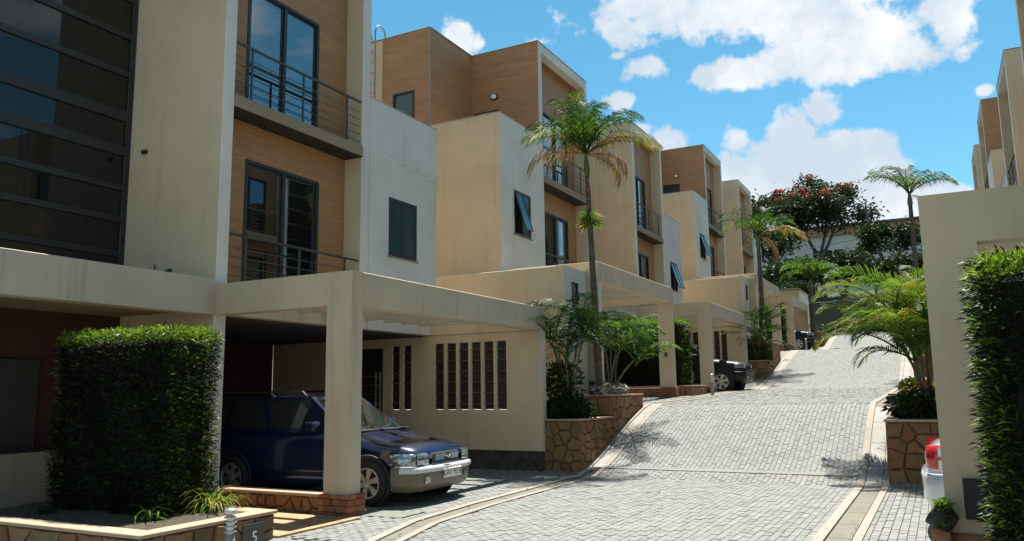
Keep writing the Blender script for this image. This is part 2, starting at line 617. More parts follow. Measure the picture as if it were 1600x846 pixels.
def share(name, me, parent, loc=(0, 0, 0), rot=(0, 0, 0), scale=None):
    """another object on existing mesh data, placed relative to its parent's origin"""
    o = bpy.data.objects.new(name, me)
    COL.objects.link(o)
    o.parent = parent
    o.location = loc
    o.rotation_euler = rot
    if scale:
        o.scale = scale
    return o

# ------------------------------------------------------------------ ground profile
PROF = [(-30, .1), (13.8, .1), (18.0, 1.30), (30.5, 1.58), (39.5, 3.36), (49.5, 3.72), (56.2, 4.95), (58, 5.0), (60, 5.1), (90, 11.5), (140, 13.0), (900, 14)]
def gz(y):
    for (a, b), (c, d) in zip(PROF, PROF[1:]):
        if y <= c:
            t = max(0, (y-a)/(c-a))
            if d-b > .9 and y < 57:
                t = t*.55+(t*t*(3-2*t))*.45
            return b+(d-b)*t
    return PROF[-1][1]

YS = [p[0] for p in PROF]+[14.2+.4*i for i in range(10)]+[31+.5*i for i in range(17)]+[50+.5*i for i in range(12)]
def sheet(x0, x1, ylo, yhi, dz=0, extra=()):
    """strip between two x lines (numbers or functions of y) on the ground profile"""
    ys = sorted(set([ylo, yhi]+[y for y in YS if ylo < y < yhi]+[y for y in extra if ylo < y < yhi]))
    fx = lambda q, y: q(y) if callable(q) else q
    b = MB()
    for a, c in zip(ys, ys[1:]):
        b.face([(fx(x0, a), a, gz(a)+dz), (fx(x1, a), a, gz(a)+dz), (fx(x1, c), c, gz(c)+dz), (fx(x0, c), c, gz(c)+dz)])
    return b

def strip(x0, x1, ylo, yhi, top, bot=-.1, extra=()):
    """solid kerb-like strip: top face and two sides"""
    ys = sorted(set([ylo, yhi]+[y for y in YS if ylo < y < yhi]+[y for y in extra if ylo < y < yhi]))
    fx = lambda q, y: q(y) if callable(q) else q
    b = MB()
    for a, c in zip(ys, ys[1:]):
        A0, A1, C0, C1 = fx(x0, a), fx(x1, a), fx(x0, c), fx(x1, c)
        za, zc = gz(a), gz(c)
        b.face([(A0, a, za+top), (A1, a, za+top), (C1, c, zc+top), (C0, c, zc+top)])
        b.face([(A0, a, za+bot), (A0, a, za+top), (C0, c, zc+top), (C0, c, zc+bot)])
        b.face([(A1, a, za+top), (A1, a, za+bot), (C1, c, zc+bot), (C1, c, zc+top)])
    a = ys[0]
    b.face([(fx(x0, a), a, gz(a)+bot), (fx(x1, a), a, gz(a)+bot), (fx(x1, a), a, gz(a)+top), (fx(x0, a), a, gz(a)+top)])
    return b

struct(sheet(-300, 300, -30, 900, -.05).build('ground', 'earth', loc=(0, 0, 0)))
LKX = [(-30, -4.2), (3, -4.6), (6.2, -5.0), (7.1, -5.30), (8.3, -5.62), (9.8, -5.74), (12.5, -5.80), (14, -5.83), (60, -5.83)]
def lk(y):                       # left gutter centre line
    for (a, b), (c, d) in zip(LKX, LKX[1:]):
        if y <= c:
            return b+(d-b)*max(0, (y-a)/(c-a))
    return LKX[-1][1]
EX = [x for x, _ in LKX]+[15+.5*i for i in range(6)]
XLi = lambda y: lk(y)+.22          # road's left edge
XRi = -1.28                        # road's right edge
road = struct(sheet(XLi, XRi, -30, 56, -.004, EX).build('road', 'joint', loc=(0, 0, 0)))
padl = struct(sheet(-9.6, lambda y: lk(y)-.2, -30, 56, -.006, EX).build('pavement', 'joint', loc=(0, 0, 0)))
padr = struct(sheet(-.82, 3.0, -30, 56, -.006).build('pavement', 'joint', loc=(0, 0, 0)))

# pavers: chamfered blocks in running bond
def paver_geo(b, cx, cy, w, l, z, sl, dz):
    hx, hy, c = w/2, l/2, .003
    top = [(-hx+c, -hy+c), (hx-c, -hy+c), (hx-c, hy-c), (-hx+c, hy-c)]
    bot = [(-hx, -hy), (hx, -hy), (hx, hy), (-hx, hy)]
    i = len(b.v)
    b.v += [(cx+x, cy+y, z+sl*y+.012+dz) for x, y in top]
    b.v += [(cx+x, cy+y, z+sl*y+.003+dz) for x, y in bot]
    b.f.append((i, i+1, i+2, i+3)); b.m.append(0)
    for k in range(4):
        b.f.append((i+4+k, i+4+(k+1) % 4, i+(k+1) % 4, i+k)); b.m.append(0)

PW, PL, GAP = .085, .17, .004
unit = MB(); paver_geo(unit, 0, 0, PW-GAP, PL-GAP, 0, 0, 0)
unit_me = unit.mesh('paver', [MT['paver']])

def lay(host, xl, xr, ylo, yhi, singles, skip=None):
    stuff = MB()
    cnt = 0
    y = ylo
    row = int(ylo/PL)
    while y < yhi:
        a, c = xl(y) if callable(xl) else xl, xr(y) if callable(xr) else xr
        col = math.floor(a/PW)
        x = col*PW
        yrow = y
        while x < c:
            y = yrow+(PL/2 if col % 2 else 0)
            sl = (gz(y+.05)-gz(y-.05))/.1
            x0, x1 = max(x, a), min(x+PW, c)
            if x1-x0 > .03 and not (skip and skip((x0+x1)/2, y)):
                full = x1-x0 > PW-.001
                dz = random.uniform(-.003, .003)
                if singles(x, y) and full and cnt < 300:
                    share('paver', unit_me, host, ((x0+x1)/2, y, gz(y)+dz), (random.uniform(-.012, .012), random.uniform(-.01, .01), random.uniform(-.01, .01)))
                    cnt += 1
                else:
                    paver_geo(stuff, (x0+x1)/2, y, x1-x0-GAP, PL-GAP, gz(y), sl+random.uniform(-.02, .02), dz)
            x += PW
            col += 1
        y = yrow+PL
        row += 1
    o = stuff.build('paver_field', 'paver', host)
    o['kind'] = 'stuff'
    return cnt

JOINTS = (14.35, 18.1)       # paler cross bands where the slope changes
lay(road, XLi, XRi, 6.95, 56, lambda x, y: y < 8.6 and -5.0 < x)
def skipl(x, y):
    if y < 8.25 and x < -6.45: return True
    if 8.42 < y < 8.95 and -6.75 < x < -6.05: return True
    return 14.05 < y < 17.8 or 33.1 < y < 36.6 or (6.9 > y)
lay(padl, -9.5, lambda y: lk(y)-.2, 6.0, 33.2, lambda x, y: x > -7.6 and 8.9 < y < 12, skipl)
lay(padr, -.82, 1.6, 8.2, 14.0, lambda x, y: x < .2)
for j in JOINTS:
    b = MB()
    z = gz(j); s_ = (gz(j+.1)-gz(j-.1))/.2
    b.face([(XLi(j)+.01, j-.055, z-.055*s_+.022), (XRi-.01, j-.055, z-.055*s_+.022), (XRi-.01, j+.055, z+.055*s_+.022), (XLi(j)+.01, j+.055, z+.055*s_+.022)])
    b.build('cross_band', 'band', road)
    OFF[road.name] = (0, 0, 0)

# kerbs and drain channels
def gutter(nm, f0, f1, ylo, yhi):
    g = struct(bpy.data.objects.new(nm, None)); COL.objects.link(g); OFF[g.name] = (0, 0, 0)
    strip(lambda y: f0(y), lambda y: f0(y)+.11, ylo, yhi, .024, extra=EX).build('kerb_strip', 'kerb', g)
    strip(lambda y: f1(y)-.09, lambda y: f1(y), ylo, yhi, .024, extra=EX).build('kerb_strip', 'kerb', g)
    y = ylo
    k = 0
    while y < yhi:
        ye = min(yhi, y+ (.95 if y > 9 else .8))
        steep = gz(ye)-gz(y) > .1
        if 12.75 < y < 14.1 and f0(y) < -3:
            base = strip(lambda q: f0(q)+.11, lambda q: f1(q)-.09, y, ye, -.05).build('channel_bed', 'black', g)
            yy = y+.03
            while yy < ye-.02:
                c0, c1 = f0(yy)+.115, f1(yy)-.095
                MB().box(c0, c1, yy, yy+.022, gz(yy)-.03, gz(yy)+.012, .003).build('grate_bar', 'steel', g)
                yy += .055
        else:
            strip(lambda q: f0(q)+.125, lambda q: f1(q)-.105, y+.008, ye-.008, .012 if not steep else .014, extra=EX).build('channel_slab', 'channel' if not steep else 'pale', g)
        y = ye
        k += 1
    strip(lambda q: f0(q)+.108, lambda q: f1(q)-.088, ylo, yhi, -.004, extra=EX).build('channel_bed', 'joint', g)
    return g
gutter('drain_gutter', lambda y: lk(y)-.2, lambda y: lk(y)+.22, 6.4, 36.6)
gutter('drain_gutter', lambda y: -1.28, lambda y: -.82, 7.5, 36.6)
for nm, a, c in (('kerb', lambda y: lk(y)-.2, lambda y: lk(y)+.22), ('kerb', lambda y: -1.28, lambda y: -.82)):
    struct(strip(a, c, 36.6, 56, .018).build(nm, 'kerb', loc=(0, 0, 0)))

# ------------------------------------------------------------------ houses
def paint(b, name, parent):
    return b.build(name, ['front', 'side'], parent, bynormal=True)

def holed(fix0, fix1, A, H, holes, plane):
    """wall with real openings. plane 'x': spans y,z with thickness in x; plane 'y': spans x,z with thickness in y"""
    a0, a1 = sorted(A); h0, h1 = sorted(H)
    holes = [(*sorted((q[0], q[1])), *sorted((q[2], q[3]))) for q in holes]
    ca = sorted(set([a0, a1]+[x for q in holes for x in q[:2] if a0 < x < a1]))
    ch = sorted(set([h0, h1]+[x for q in holes for x in q[2:] if h0 < x < h1]))
    def solid(i, j):
        if i < 0 or j < 0 or i >= len(ca)-1 or j >= len(ch)-1:
            return False
        m, n = (ca[i]+ca[i+1])/2, (ch[j]+ch[j+1])/2
        return not any(q[0] < m < q[1] and q[2] < n < q[3] for q in holes)
    def P(t, a, h):
        return (t, a, h) if plane == 'x' else (a, t, h)
    b = MB()
    for i in range(len(ca)-1):
        for j in range(len(ch)-1):
            if not solid(i, j):
                continue
            l, r_, d, u = ca[i], ca[i+1], ch[j], ch[j+1]
            for t in (fix0, fix1):
                b.face([P(t, l, d), P(t, r_, d), P(t, r_, u), P(t, l, u)])
            if not solid(i-1, j): b.face([P(fix0, l, d), P(fix1, l, d), P(fix1, l, u), P(fix0, l, u)])
            if not solid(i+1, j): b.face([P(fix0, r_, d), P(fix1, r_, d), P(fix1, r_, u), P(fix0, r_, u)])
            if not solid(i, j-1): b.face([P(fix0, l, d), P(fix1, l, d), P(fix1, r_, d), P(fix0, r_, d)])
            if not solid(i, j+1): b.face([P(fix0, l, u), P(fix1, l, u), P(fix1, r_, u), P(fix0, r_, u)])
    return b

def voronoi_cells(w, h, n, seed):
    rg = random.Random(seed)
    nx = max(1, round(math.sqrt(n*w/h))); ny = max(1, round(n/nx))
    pts = [((i+.5+rg.uniform(-.42, .42))*w/nx, (j+.5+rg.uniform(-.42, .42))*h/ny) for i in range(nx) for j in range(ny)]
    out = []
    for i, p in enumerate(pts):
        poly = [(0, 0), (w, 0), (w, h), (0, h)]
        for j, q in enumerate(pts):
            if i == j: continue
            mx, my = (p[0]+q[0])/2, (p[1]+q[1])/2
            dx, dy = q[0]-p[0], q[1]-p[1]
            new = []
            for k in range(len(poly)):
                a, b = poly[k], poly[(k+1) % len(poly)]
                da = (a[0]-mx)*dx+(a[1]-my)*dy; db = (b[0]-mx)*dx+(b[1]-my)*dy
                if da <= 0: new.append(a)
                if da*db < 0:
                    t = da/(da-db)
                    new.append((a[0]+(b[0]-a[0])*t, a[1]+(b[1]-a[1])*t))
            poly = new
            if len(poly) < 3: break
        if len(poly) >= 3:
            out.append(poly)
    return out

def stones(parent, O, U, V, w, h, n, seed, proud=.035, bottom=None):
    """crazy-paved cladding: every stone its own piece. O origin, U and V axes, normal = U x V; bottom(u) clips below"""
    O, U, V = Vector(O), Vector(U), Vector(V)
    Nn = U.cross(V).normalized()
    rg = random.Random(seed+5)
    for poly in voronoi_cells(w, h, n, seed):
        cx = sum(p[0] for p in poly)/len(poly); cy = sum(p[1] for p in poly)/len(poly)
        if bottom and cy < bottom(cx): continue
        # drop very short edges
        q = [poly[0]]
        for p in poly[1:]:
            if math.hypot(p[0]-q[-1][0], p[1]-q[-1][1]) > .015: q.append(p)
        poly = q
        if len(poly) < 3: continue
        q = []
        for k in range(len(poly)):
            a, c = poly[k], poly[(k+1) % len(poly)]
            q.append(a)
            L = math.hypot(c[0]-a[0], c[1]-a[1])
            if L > .07:
                j = -abs(rg.gauss(0, .006))
                mx, my = (a[0]+c[0])/2, (a[1]+c[1])/2
                L2 = math.hypot(mx-cx, my-cy) or 1
                q.append((mx+(mx-cx)/L2*j, my+(my-cy)/L2*j))
        poly = q
        def ins(p, d):
            L = math.hypot(p[0]-cx, p[1]-cy) or 1
            k = max(.3, 1-d/L)
            return (cx+(p[0]-cx)*k, cy+(p[1]-cy)*k)
        pr = proud*rg.uniform(.6, 1.25)
        b = MB()
        r0 = [O+U*p[0]+V*p[1] for p in (ins(p, .010) for p in poly)]
        r1 = [O+U*p[0]+V*p[1]+Nn*pr*.8 for p in (ins(p, .013) for p in poly)]
        tu, tv = rg.uniform(-.05, .05), rg.uniform(-.05, .05)
        r2_ = [O+U*p[0]+V*p[1]+Nn*(pr+(p[0]-cx)*tu+(p[1]-cy)*tv+rg.uniform(-.003, .003)) for p in (ins(p, .026) for p in poly)]
        k = len(poly)
        b.v += [tuple(p) for p in r0+r1+r2_]
        for a in range(k):
            c = (a+1) % k
            b.f.append((a, c, k+c, k+a)); b.m.append(0)
            b.f.append((k+a, k+c, 2*k+c, 2*k+a)); b.m.append(0)
        b.f.append(tuple(range(2*k, 3*k))); b.m.append(0)
        b.build('stone', 'stone', parent)

def ledge_bricks(parent, x0, x1, y0, y1, z0, z1, seed):
    """rough stacked ledge stones round a post base"""
    rg = random.Random(seed)
    MB().box(x0+.03, x1-.03, y0+.03, y1-.03, z0, z1-.005, 0).build('core', 'mortar', parent)
    z = z0
    while z < z1-.02:
        h = min(rg.uniform(.05, .085), z1-z)
        for side in range(4):
            L = (x1-x0) if side in (0, 2) else (y1-y0)
            a = 0
            while a < L-.01:
                l = min(rg.uniform(.1, .2), L-a)
                if L-a-l < .05: l = L-a
                d = rg.uniform(.035, .055)
                b = MB()
                if side == 0: b.box(x0+a+.003, x0+a+l-.003, y0+.035-d, y0+.04, z+.003, z+h-.003, .008)
                if side == 2: b.box(x0+a+.003, x0+a+l-.003, y1-.04, y1-.035+d, z+.003, z+h-.003, .008)
                if side == 1: b.box(x1-.04, x1-.035+d, y0+a+.003, y0+a+l-.003, z+.003, z+h-.003, .008)
                if side == 3: b.box(x0+.035-d, x0+.04, y0+a+.003, y0+a+l-.003, z+.003, z+h-.003, .008)
                b.build('brick', 'redstone', parent)
                a += l
        z += h

def house(side, ytype, y0, dz, label, pent=False, detail=2, tilt=0, curtain=False, louv=True, roof_add=0):
    """side -1: left row, +1: right row. ytype +1: fin at low y; -1: fin at high y. y0 is the fin's outer face"""
    X = (lambda u: -9.29-u) if side < 0 else (lambda u: 2.50+u)
    Yv = lambda v: y0+ytype*v
    Z = lambda h: h+dz
    t = thing('townhouse', label, 'house', (X(0), Yv(2.9), Z(.1)), 'terraced townhouses along the lane')
    def B(u0, u1, v0, v1, h0, h1, c=.008):
        return MB().box(X(u0), X(u1), Yv(v0), Yv(v1), Z(h0), Z(h1), c)
    TOP = 10.15+roof_add
    # tower with recess
    paint(B(0, 2.1, 0, .22, -.3, TOP), 'fin_wall', t)
    paint(B(2.1, 7, 0, .22, 2.83, TOP-.1), 'party_wall', t)
    paint(B(0, .62, 3.34, 3.58, 2.832, TOP-.002), 'pier', t)
    paint(B(.002, .26, .22, 3.34, TOP-.27, TOP-.001), 'roof_beam', t)
    B(.26, .62, .222, 3.338, TOP-.272, TOP-.2).build('soffit', 'wood', t)
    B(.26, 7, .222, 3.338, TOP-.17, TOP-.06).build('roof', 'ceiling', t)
    MBm = MB()
    for (u0, u1, v0, v1) in ((-.012, 7.01, -.012, .07), (-.012, .07, .07, 3.592),):
        MBm.box(X(u0), X(u1), Yv(v0), Yv(v1), Z(TOP+.001), Z(TOP+.022), .004)
    MBm.build('coping', 'slab', t)
    # recess back wall with door openings
    D = [(.86, 2.62, 3.24, 5.46), (.80, 2.54, 6.30, 8.47)]
    holed(X(.40), X(.60), (Yv(.22), Yv(3.34)), (Z(2.9), Z(TOP-.2)), [(Yv(a), Yv(b), Z(c), Z(d)) for a, b, c, d in D], 'x').build('clad_wall', 'wood', t)
    for k, (a, b, c, d) in enumerate(D):
        dr = MB()
        f = .055
        for (va, vb, ha, hb) in ((a, a+f, c, d), (b-f, b, c, d), (a+f, b-f, d-f, d), (a+f, b-f, c, c+.05), ((a+b)/2-.035, (a+b)/2+.035, c+.05, d-f)):
            dr.box(X(.385), X(.47), Yv(va), Yv(vb), Z(ha), Z(hb), .004)
        dob = dr.build('sliding_door', 'frame', t)
        # leaf frames
        for (va, vb, ud) in ((a+f, (a+b)/2-.035, .42), ((a+b)/2+.035, b-f, .43)):
            lf = MB()
            w_ = .045
            hh = c+.05
            lf.box(X(ud), X(ud+.03), Yv(va), Yv(va+w_), Z(hh), Z(d-f), .003)
            lf.box(X(ud), X(ud+.03), Yv(vb-w_), Yv(vb), Z(hh), Z(d-f), .003)
            lf.box(X(ud), X(ud+.03), Yv(va+w_), Yv(vb-w_), Z(d-f-w_), Z(d-f), .003)
            lf.box(X(ud), X(ud+.03), Yv(va+w_), Yv(vb-w_), Z(hh), Z(hh+.07), .003)
            if k == 1:
                lf.box(X(ud), X(ud+.03), Yv(va+w_), Yv(vb-w_), Z(hh+.72), Z(hh+.77), .003)
            lf.build('door_leaf', 'frame', dob)
            MB().box(X(ud+.011), X(ud+.019), Yv(va+w_-.01), Yv(vb-w_+.01), Z(hh+.05), Z(d-f-w_+.01), 0).build('pane', 'glass', dob)
        if curtain or k == 0:
            cb = MB()
            rows = []
            v0, v1 = (a+.08, a+.62) if not curtain else (a+.08, b-.08)
            for hh in (c+.06, d-.06):
                rows.append([(X(.66+.03*math.sin(i*1.9)), Yv(v0+(v1-v0)*i/40), Z(hh)) for i in range(41)])
            cb.grid(rows).build('curtain', 'curtain', dob, smooth_=True)
    # rooms behind
    B(2.6, 2.7, .222, 5.69, 3.2, TOP-.25).build('room_wall', 'floor', t)
    # balcony slabs and railings
    for k, h in enumerate((3.2, 6.27)):
        if k:
            B(-.035, .398, .222, 3.338, h-.2, h).build('balcony_slab', 'slab', t)
            B(-.03, .396, .226, 3.334, h-.212, h-.2005, 0).build('slab_shade', 'black', t)  # black sheet added to stand for the shade under the slab
        else:
            B(.003, .398, .222, 3.338, 2.834, h-.002).build('balcony_slab', 'beam', t)
        rt = h+.90
        rl = MB().box(X(.02), X(.065), Yv(.225), Yv(3.335), Z(rt-.035), Z(rt), .006).build('railing', 'rail', t)
        for v in (.60, 1.78, 2.95):
            MB().box(X(.03), X(.06), Yv(v-.018), Yv(v+.018), Z(h), Z(rt-.034), .004).build('railing_post', 'rail', rl)
        for i in range(5):
            hh = h+.10+i*.145
            MB().tube([(X(.045), Yv(.225), Z(hh)), (X(.045), Yv(3.335), Z(hh))], .0075, 6).build('railing_bar', 'rail', rl)
    # low wing with casement window
    win = (4.20, 5.16, 4.31, 5.48)
    holed(X(0.0), X(.2), (Yv(3.58), Yv(5.9)), (Z(2.83), Z(7.33)), [(Yv(win[0]), Yv(win[1]), Z(win[2]), Z(win[3]))], 'x')
    lw = holed(X(0.0), X(.2), (Yv(3.582), Yv(5.898)), (Z(2.83), Z(7.33)), [(Yv(win[0]), Yv(win[1]), Z(win[2]), Z(win[3]))], 'x')
    paint(lw, 'front_wall', t)
    paint(B(.2, 7, 5.7, 5.9, 2.832, 7.328), 'end_wall', t)
    B(.2, 7, 3.4, 5.7, 7.0, 7.1).build('low_roof', 'slab', t)
    cp = MB()
    cp.box(X(-.01), X(.21), Yv(3.585), Yv(5.91), Z(7.331), Z(7.347), .003)
    cp.box(X(.211), X(7), Yv(5.69), Yv(5.91), Z(7.331), Z(7.347), .003)
    cp.build('coping', 'pale', t)
    a, b, c, d = win
    wf = MB()
    f = .05
    for (va, vb, ha, hb) in ((a, a+f, c, d), (b-f, b, c, d), (a+f, b-f, d-f, d), (a+f, b-f, c, c+f), ((a+b)/2-.022, (a+b)/2+.022, c+f, d-f)):
        wf.box(X(-.006), X(.07), Yv(va), Yv(vb), Z(ha), Z(hb), .004)
    wo_ = wf.build('window', 'frame', t)
    mid = (a+b)/2
    for k, (va, vb) in enumerate(((a+f, mid-.022), (mid+.022, b-f))):
        op = tilt and (k == 1 or tilt == 2)
        sash = MB()
        w_ = .04
        y_a, y_b = Yv(va), Yv(vb)
        z_a, z_b = Z(c+f), Z(d-f)
        xs = X(.0)
        sash.box(xs-.0, xs-side*.03*-1, y_a, y_a+ytype*w_, z_a, z_b, .003)
        sash.box(xs, xs+side*.03, y_b-ytype*w_, y_b, z_a, z_b, .003)
        sash.box(xs, xs+side*.03, y_a+ytype*w_, y_b-ytype*w_, z_a, z_a+w_, .003)
        sash.box(xs, xs+side*.03, y_a+ytype*w_, y_b-ytype*w_, z_b-w_, z_b, .003)
        pane = MB().box(xs+side*.012, xs+side*.018, y_a+ytype*(w_-.01), y_b-ytype*(w_-.01), z_a+w_-.01, z_b-w_+.01, 0)
        if op:      # top-hung sash pushed out at the bottom
            ang = R(17)
            for mb in (sash, pane):
                nv = []
                for (x, y, z) in mb.v:
                    dx, dzv = x-xs, z-z_b
                    out = -side
                    nx = dx*math.cos(ang) + out*(-dzv)*math.sin(ang)
                    nz = dzv*math.cos(ang) + dx*out*math.sin(ang)
                    nv.append((xs+nx-side*.01, y, z_b+nz))
                mb.v = nv
        sash.build('sash', 'frame', wo_)
        pane.build('pane', 'tealglass', wo_)
    MB().box(X(-.03), X(-.001), Yv(a-.03), Yv(b+.03), Z(c-.03), Z(c-.001), .003).build('window_sill', 'slab', t)
    # roof storey behind the low wing
    paint(B(.622, 7, 3.38, 3.579, 2.84, 7.2), 'inner_wall', t)
    side_w = holed(Yv(3.36), Yv(3.582), (X(.003), X(6.99)), (Z(7.2), Z(TOP-.004)), [(X(1.26), X(2.12), Z(7.1), Z(8.36))] if pent else [], 'y')
    side_w.build('clad_wall', 'wood', t)
    paint(B(6.8, 7.0, .222, 5.698, .1, 7.3), 'rear_wall', t)
    if pent:
        MB().box(X(1.27), X(2.11), Yv(3.45), Yv(3.5), Z(7.12), Z(8.35), .01).build('terrace_door', 'frame', t)
        lb = MB().lathe([(.02, 0), (.125, .0), (.13, .03), (.11, .055), (.09, .06)], (0, 0, 0), 'y', 24)
        sgn = ytype
        lb.v = [(X(1.41)+x, Yv(3.585)+sgn*y, Z(8.74)+z*.8) for x, y, z in lb.v]
        lo = lb.build('wall_lamp', 'frame', t, smooth_=True)
        lg = MB().lathe([(.09, .055), (.085, .08), (.05, .095), (.0, .10)], (0, 0, 0), 'y', 24)
        lg.v = [(X(1.41)+x, Yv(3.585)+sgn*y, Z(8.74)+z*.8) for x, y, z in lg.v]
        lg.build('lamp_glass', 'lampglass', lo, smooth_=True)
        B(2.17, 2.37, 3.583, 5.6, 7.1, TOP-.006).build('clad_wall', 'wood', t)
        holed(Yv(5.58), Yv(5.8), (X(2.168), X(3.76)), (Z(7.11), Z(TOP-.005)), [(X(2.67), X(3.38), Z(7.4), Z(8.46))], 'y').build('clad_wall', 'wood', t)
        paint(B(3.762, 7, 5.58, 5.798, 7.11, TOP-.006), 'end_wall', t)
        B(2.2, 7, 3.583, 5.6, TOP-.16, TOP-.06).build('roof', 'slab', t)
        MB().box(X(2.15), X(2.19), Yv(5.78), Yv(5.812), Z(7.11), Z(TOP), .004).build('corner_trim', 'pale', t)
        c2 = MB()
        c2.box(X(2.15), X(7.01), Yv(5.57), Yv(5.815), Z(TOP+.001), Z(TOP+.02), .004)
        c2.box(X(2.15), X(2.39), Yv(3.595), Yv(5.569), Z(TOP+.001), Z(TOP+.02), .004)
        c2.box(X(.071), X(7.0), Yv(3.34), Yv(3.594), Z(TOP+.001), Z(TOP+.02), .004)
        c2.build('coping', 'slab', t)
        pw = MB()
        for (ua, ub, ha, hb) in ((2.67, 2.72, 7.4, 8.46), (3.33, 3.38, 7.4, 8.46), (2.72, 3.33, 8.41, 8.46)):
            pw.box(X(ua), X(ub), Yv(5.74), Yv(5.82), Z(ha), Z(hb), .004)
        po = pw.build('window', 'frame', t)
        MB().box(X(2.72), X(3.33), Yv(5.765), Yv(5.775), Z(7.4), Z(8.41), 0).build('pane', 'tealglass', po)
        # ladder with hooped rails on the roof's end
        ly = Yv(5.80)+ytype*.18
        la = None
        for u in (3.88, 4.34):
            pts = [(X(u), ly, Z(7.2)), (X(u), ly, Z(TOP+.15))]
            for i in range(1, 9):
                th = math.pi*i/8
                pts.append((X(u), ly-ytype*.24*(1-math.cos(th)), Z(TOP+.15+.24*math.sin(th)*1.25)))
            pts.append((X(u), ly-ytype*.48, Z(TOP-.02)))
            m_ = MB().tube(pts, .024, 8)
            o_ = m_.build('ladder' if la is None else 'ladder_rail', 'pipe', t if la is None else la, smooth_=True)
            la = la or o_
        for i in range(9):
            h = 7.35+i*.3
            MB().tube([(X(3.88), ly, Z(h)), (X(4.34), ly, Z(h))], .014, 6).build('rung', 'pipe', la)
    # ground floor: open car port and undercroft
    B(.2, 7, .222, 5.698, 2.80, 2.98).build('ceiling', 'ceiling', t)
    B(.05, 4.4, .2, 5.7, .05, .112, 0).build('undercroft_floor', 'darkfloor', t)  # dark sheet added to deepen the undercroft's shade
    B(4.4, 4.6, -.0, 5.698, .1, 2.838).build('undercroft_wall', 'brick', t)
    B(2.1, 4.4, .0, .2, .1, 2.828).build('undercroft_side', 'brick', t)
    B(-2.54, -2.29, .232, 5.668, 2.82, 3.27).build('carport_beam', ['beam', 'side'], t, bynormal=True)
    holed(Yv(0), Yv(.23), (X(-2.54), X(0)), (Z(.36), Z(3.27)), [(X(-2.12), X(0.1), Z(.2), Z(2.82))], 'y').build('carport_post', ['beam', 'side'], t, bynormal=True)
    B(-2.54, .0, 5.67, 5.9, 2.82, 3.268).build('carport_beam', ['beam', 'side'], t, bynormal=True)
    pl = B(-2.50, -2.14, .04, .2, .1, .36).build('post_plinth', 'mortar', t)
    if detail >= 1:
        xa, xb = sorted((X(-2.58), X(-2.08))); ya, yb = sorted((Yv(-.04), Yv(.28)))
        if detail >= 2:
            ledge_bricks(pl, xa, xb, ya, yb, Z(.09), Z(.38), int(y0*10)+side)
        else:
            MB().box(xa, xb, ya, yb, Z(.09), Z(.38), .012).build('plinth_stone', 'redstone', pl)
    # slotted end wall
    slots = [(-.09-.292*i-.222, -.09-.292*i) for i in range(6)]+[(.50, .70), (.80, 1.0)]
    sw = holed(Yv(5.70), Yv(5.895), (X(-2.538), X(4.4)), (Z(.52), Z(2.818)), [(X(a), X(b), Z(1.30), Z(2.65)) for a, b in slots], 'y')
    so_ = paint(sw, 'slotted_wall', t)
    B(-2.52, 4.4, 5.73, 5.88, -1.3, .52).build('wall_base', 'plinth', t)
    if louv:
        xa, xb = sorted((X(0), X(-.2)))
        lm = MB().box(-.109, .109, -.02, .02, -.005, .005, .001).mesh('louvre', [MT['louvre2']])
        for a, b in slots:
            MB().box(X(a+.003), X(b-.003), Yv(5.75), Yv(5.765), Z(1.31), Z(2.64), 0).build('slot_dark', 'louvre', so_)  # dark panel added so the slot reads as deep shade
            for i in range(6):
                o_ = share('louvre', lm, so_, (X((a+b)/2)-OFF[so_.name][0], Yv(5.725)-OFF[so_.name][1], Z(1.42+i*.215)-OFF[so_.name][2]), (-R(12)*ytype, 0, 0))
    for i in range(9):
        v = .62+i*.58
        B(-2.288, -.002, v-.03, v+.03, 2.98, 3.2, .004).build('pergola_slat', 'beam', t)
    # low stone wall between post and fin
    lwl = B(-2.12, 0, .04, .19, .0, .33).build('low_wall', 'mortar', t)
    MB().box(X(-2.10), X(-.003), Yv(-.015), Yv(.25), Z(.332), Z(.372), .006).build('wall_cap', 'cap', lwl)
    if detail >= 1:
        if ytype > 0:
            xa = min(X(-2.08), X(0))
            stones(lwl, (xa, Yv(.04), Z(.0)), (1, 0, 0), (0, 0, 1), 2.08, .33, 18, int(y0*7)+3)
        else:
            xa = min(X(-2.08), X(0))
            stones(lwl, (xa, Yv(.19), Z(.0)), (1, 0, 0), (0, 0, 1), 2.08, .33, 14, int(y0*7)+4)
    return t, X, Yv, Z

HA, HB, HC, HD, HE = 8.28, 22.97, 27.25, 41.55, 45.62
houses = {}
houses['A'] = house(-1, 1, HA, 0, 'nearest townhouse on the left with two railed balconies above the dark blue car')
houses['B'] = house(-1, -1, HB, 1.33, 'left townhouse behind the tall palm, with brown roof block, wall lamp and roof ladder', pent=True, tilt=1, curtain=True)
houses['C'] = house(-1, 1, HC, 1.33, 'left townhouse with two tilted window sashes above the black SUV', tilt=2, louv=True)
houses['D'] = house(-1, -1, HD, 3.35, 'left townhouse with brown side wall and lamp, fourth from the camera', pent=True, tilt=2, detail=1, louv=False)
houses['E'] = house(-1, 1, HE, 3.35, 'farthest townhouse of the left row, beside the end gate', detail=1, louv=False)
houses['a'] = house(1, 1, 7.85, .05, 'right townhouse whose plain carport post and beam stand nearest the camera', detail=1, louv=False)
houses['b'] = house(1, -1, HB, 1.33, 'right townhouse cut by the right edge of the photo, above the near carport beam', pent=True, detail=0, louv=False)
houses['c'] = house(1, 1, HC-.4, 1.33, 'right townhouse with the tallest visible tan side wall and dark balcony', detail=0, louv=False)
houses['d'] = house(1, -1, HD-.2, 3.35, 'right townhouse with brown upper side wall seen above the carport beam', pent=True, detail=0, louv=False)
houses['e'] = house(1, 1, HE-.6, 3.35, 'farthest townhouse of the right row, smallest above the carport beam', detail=0, louv=False)

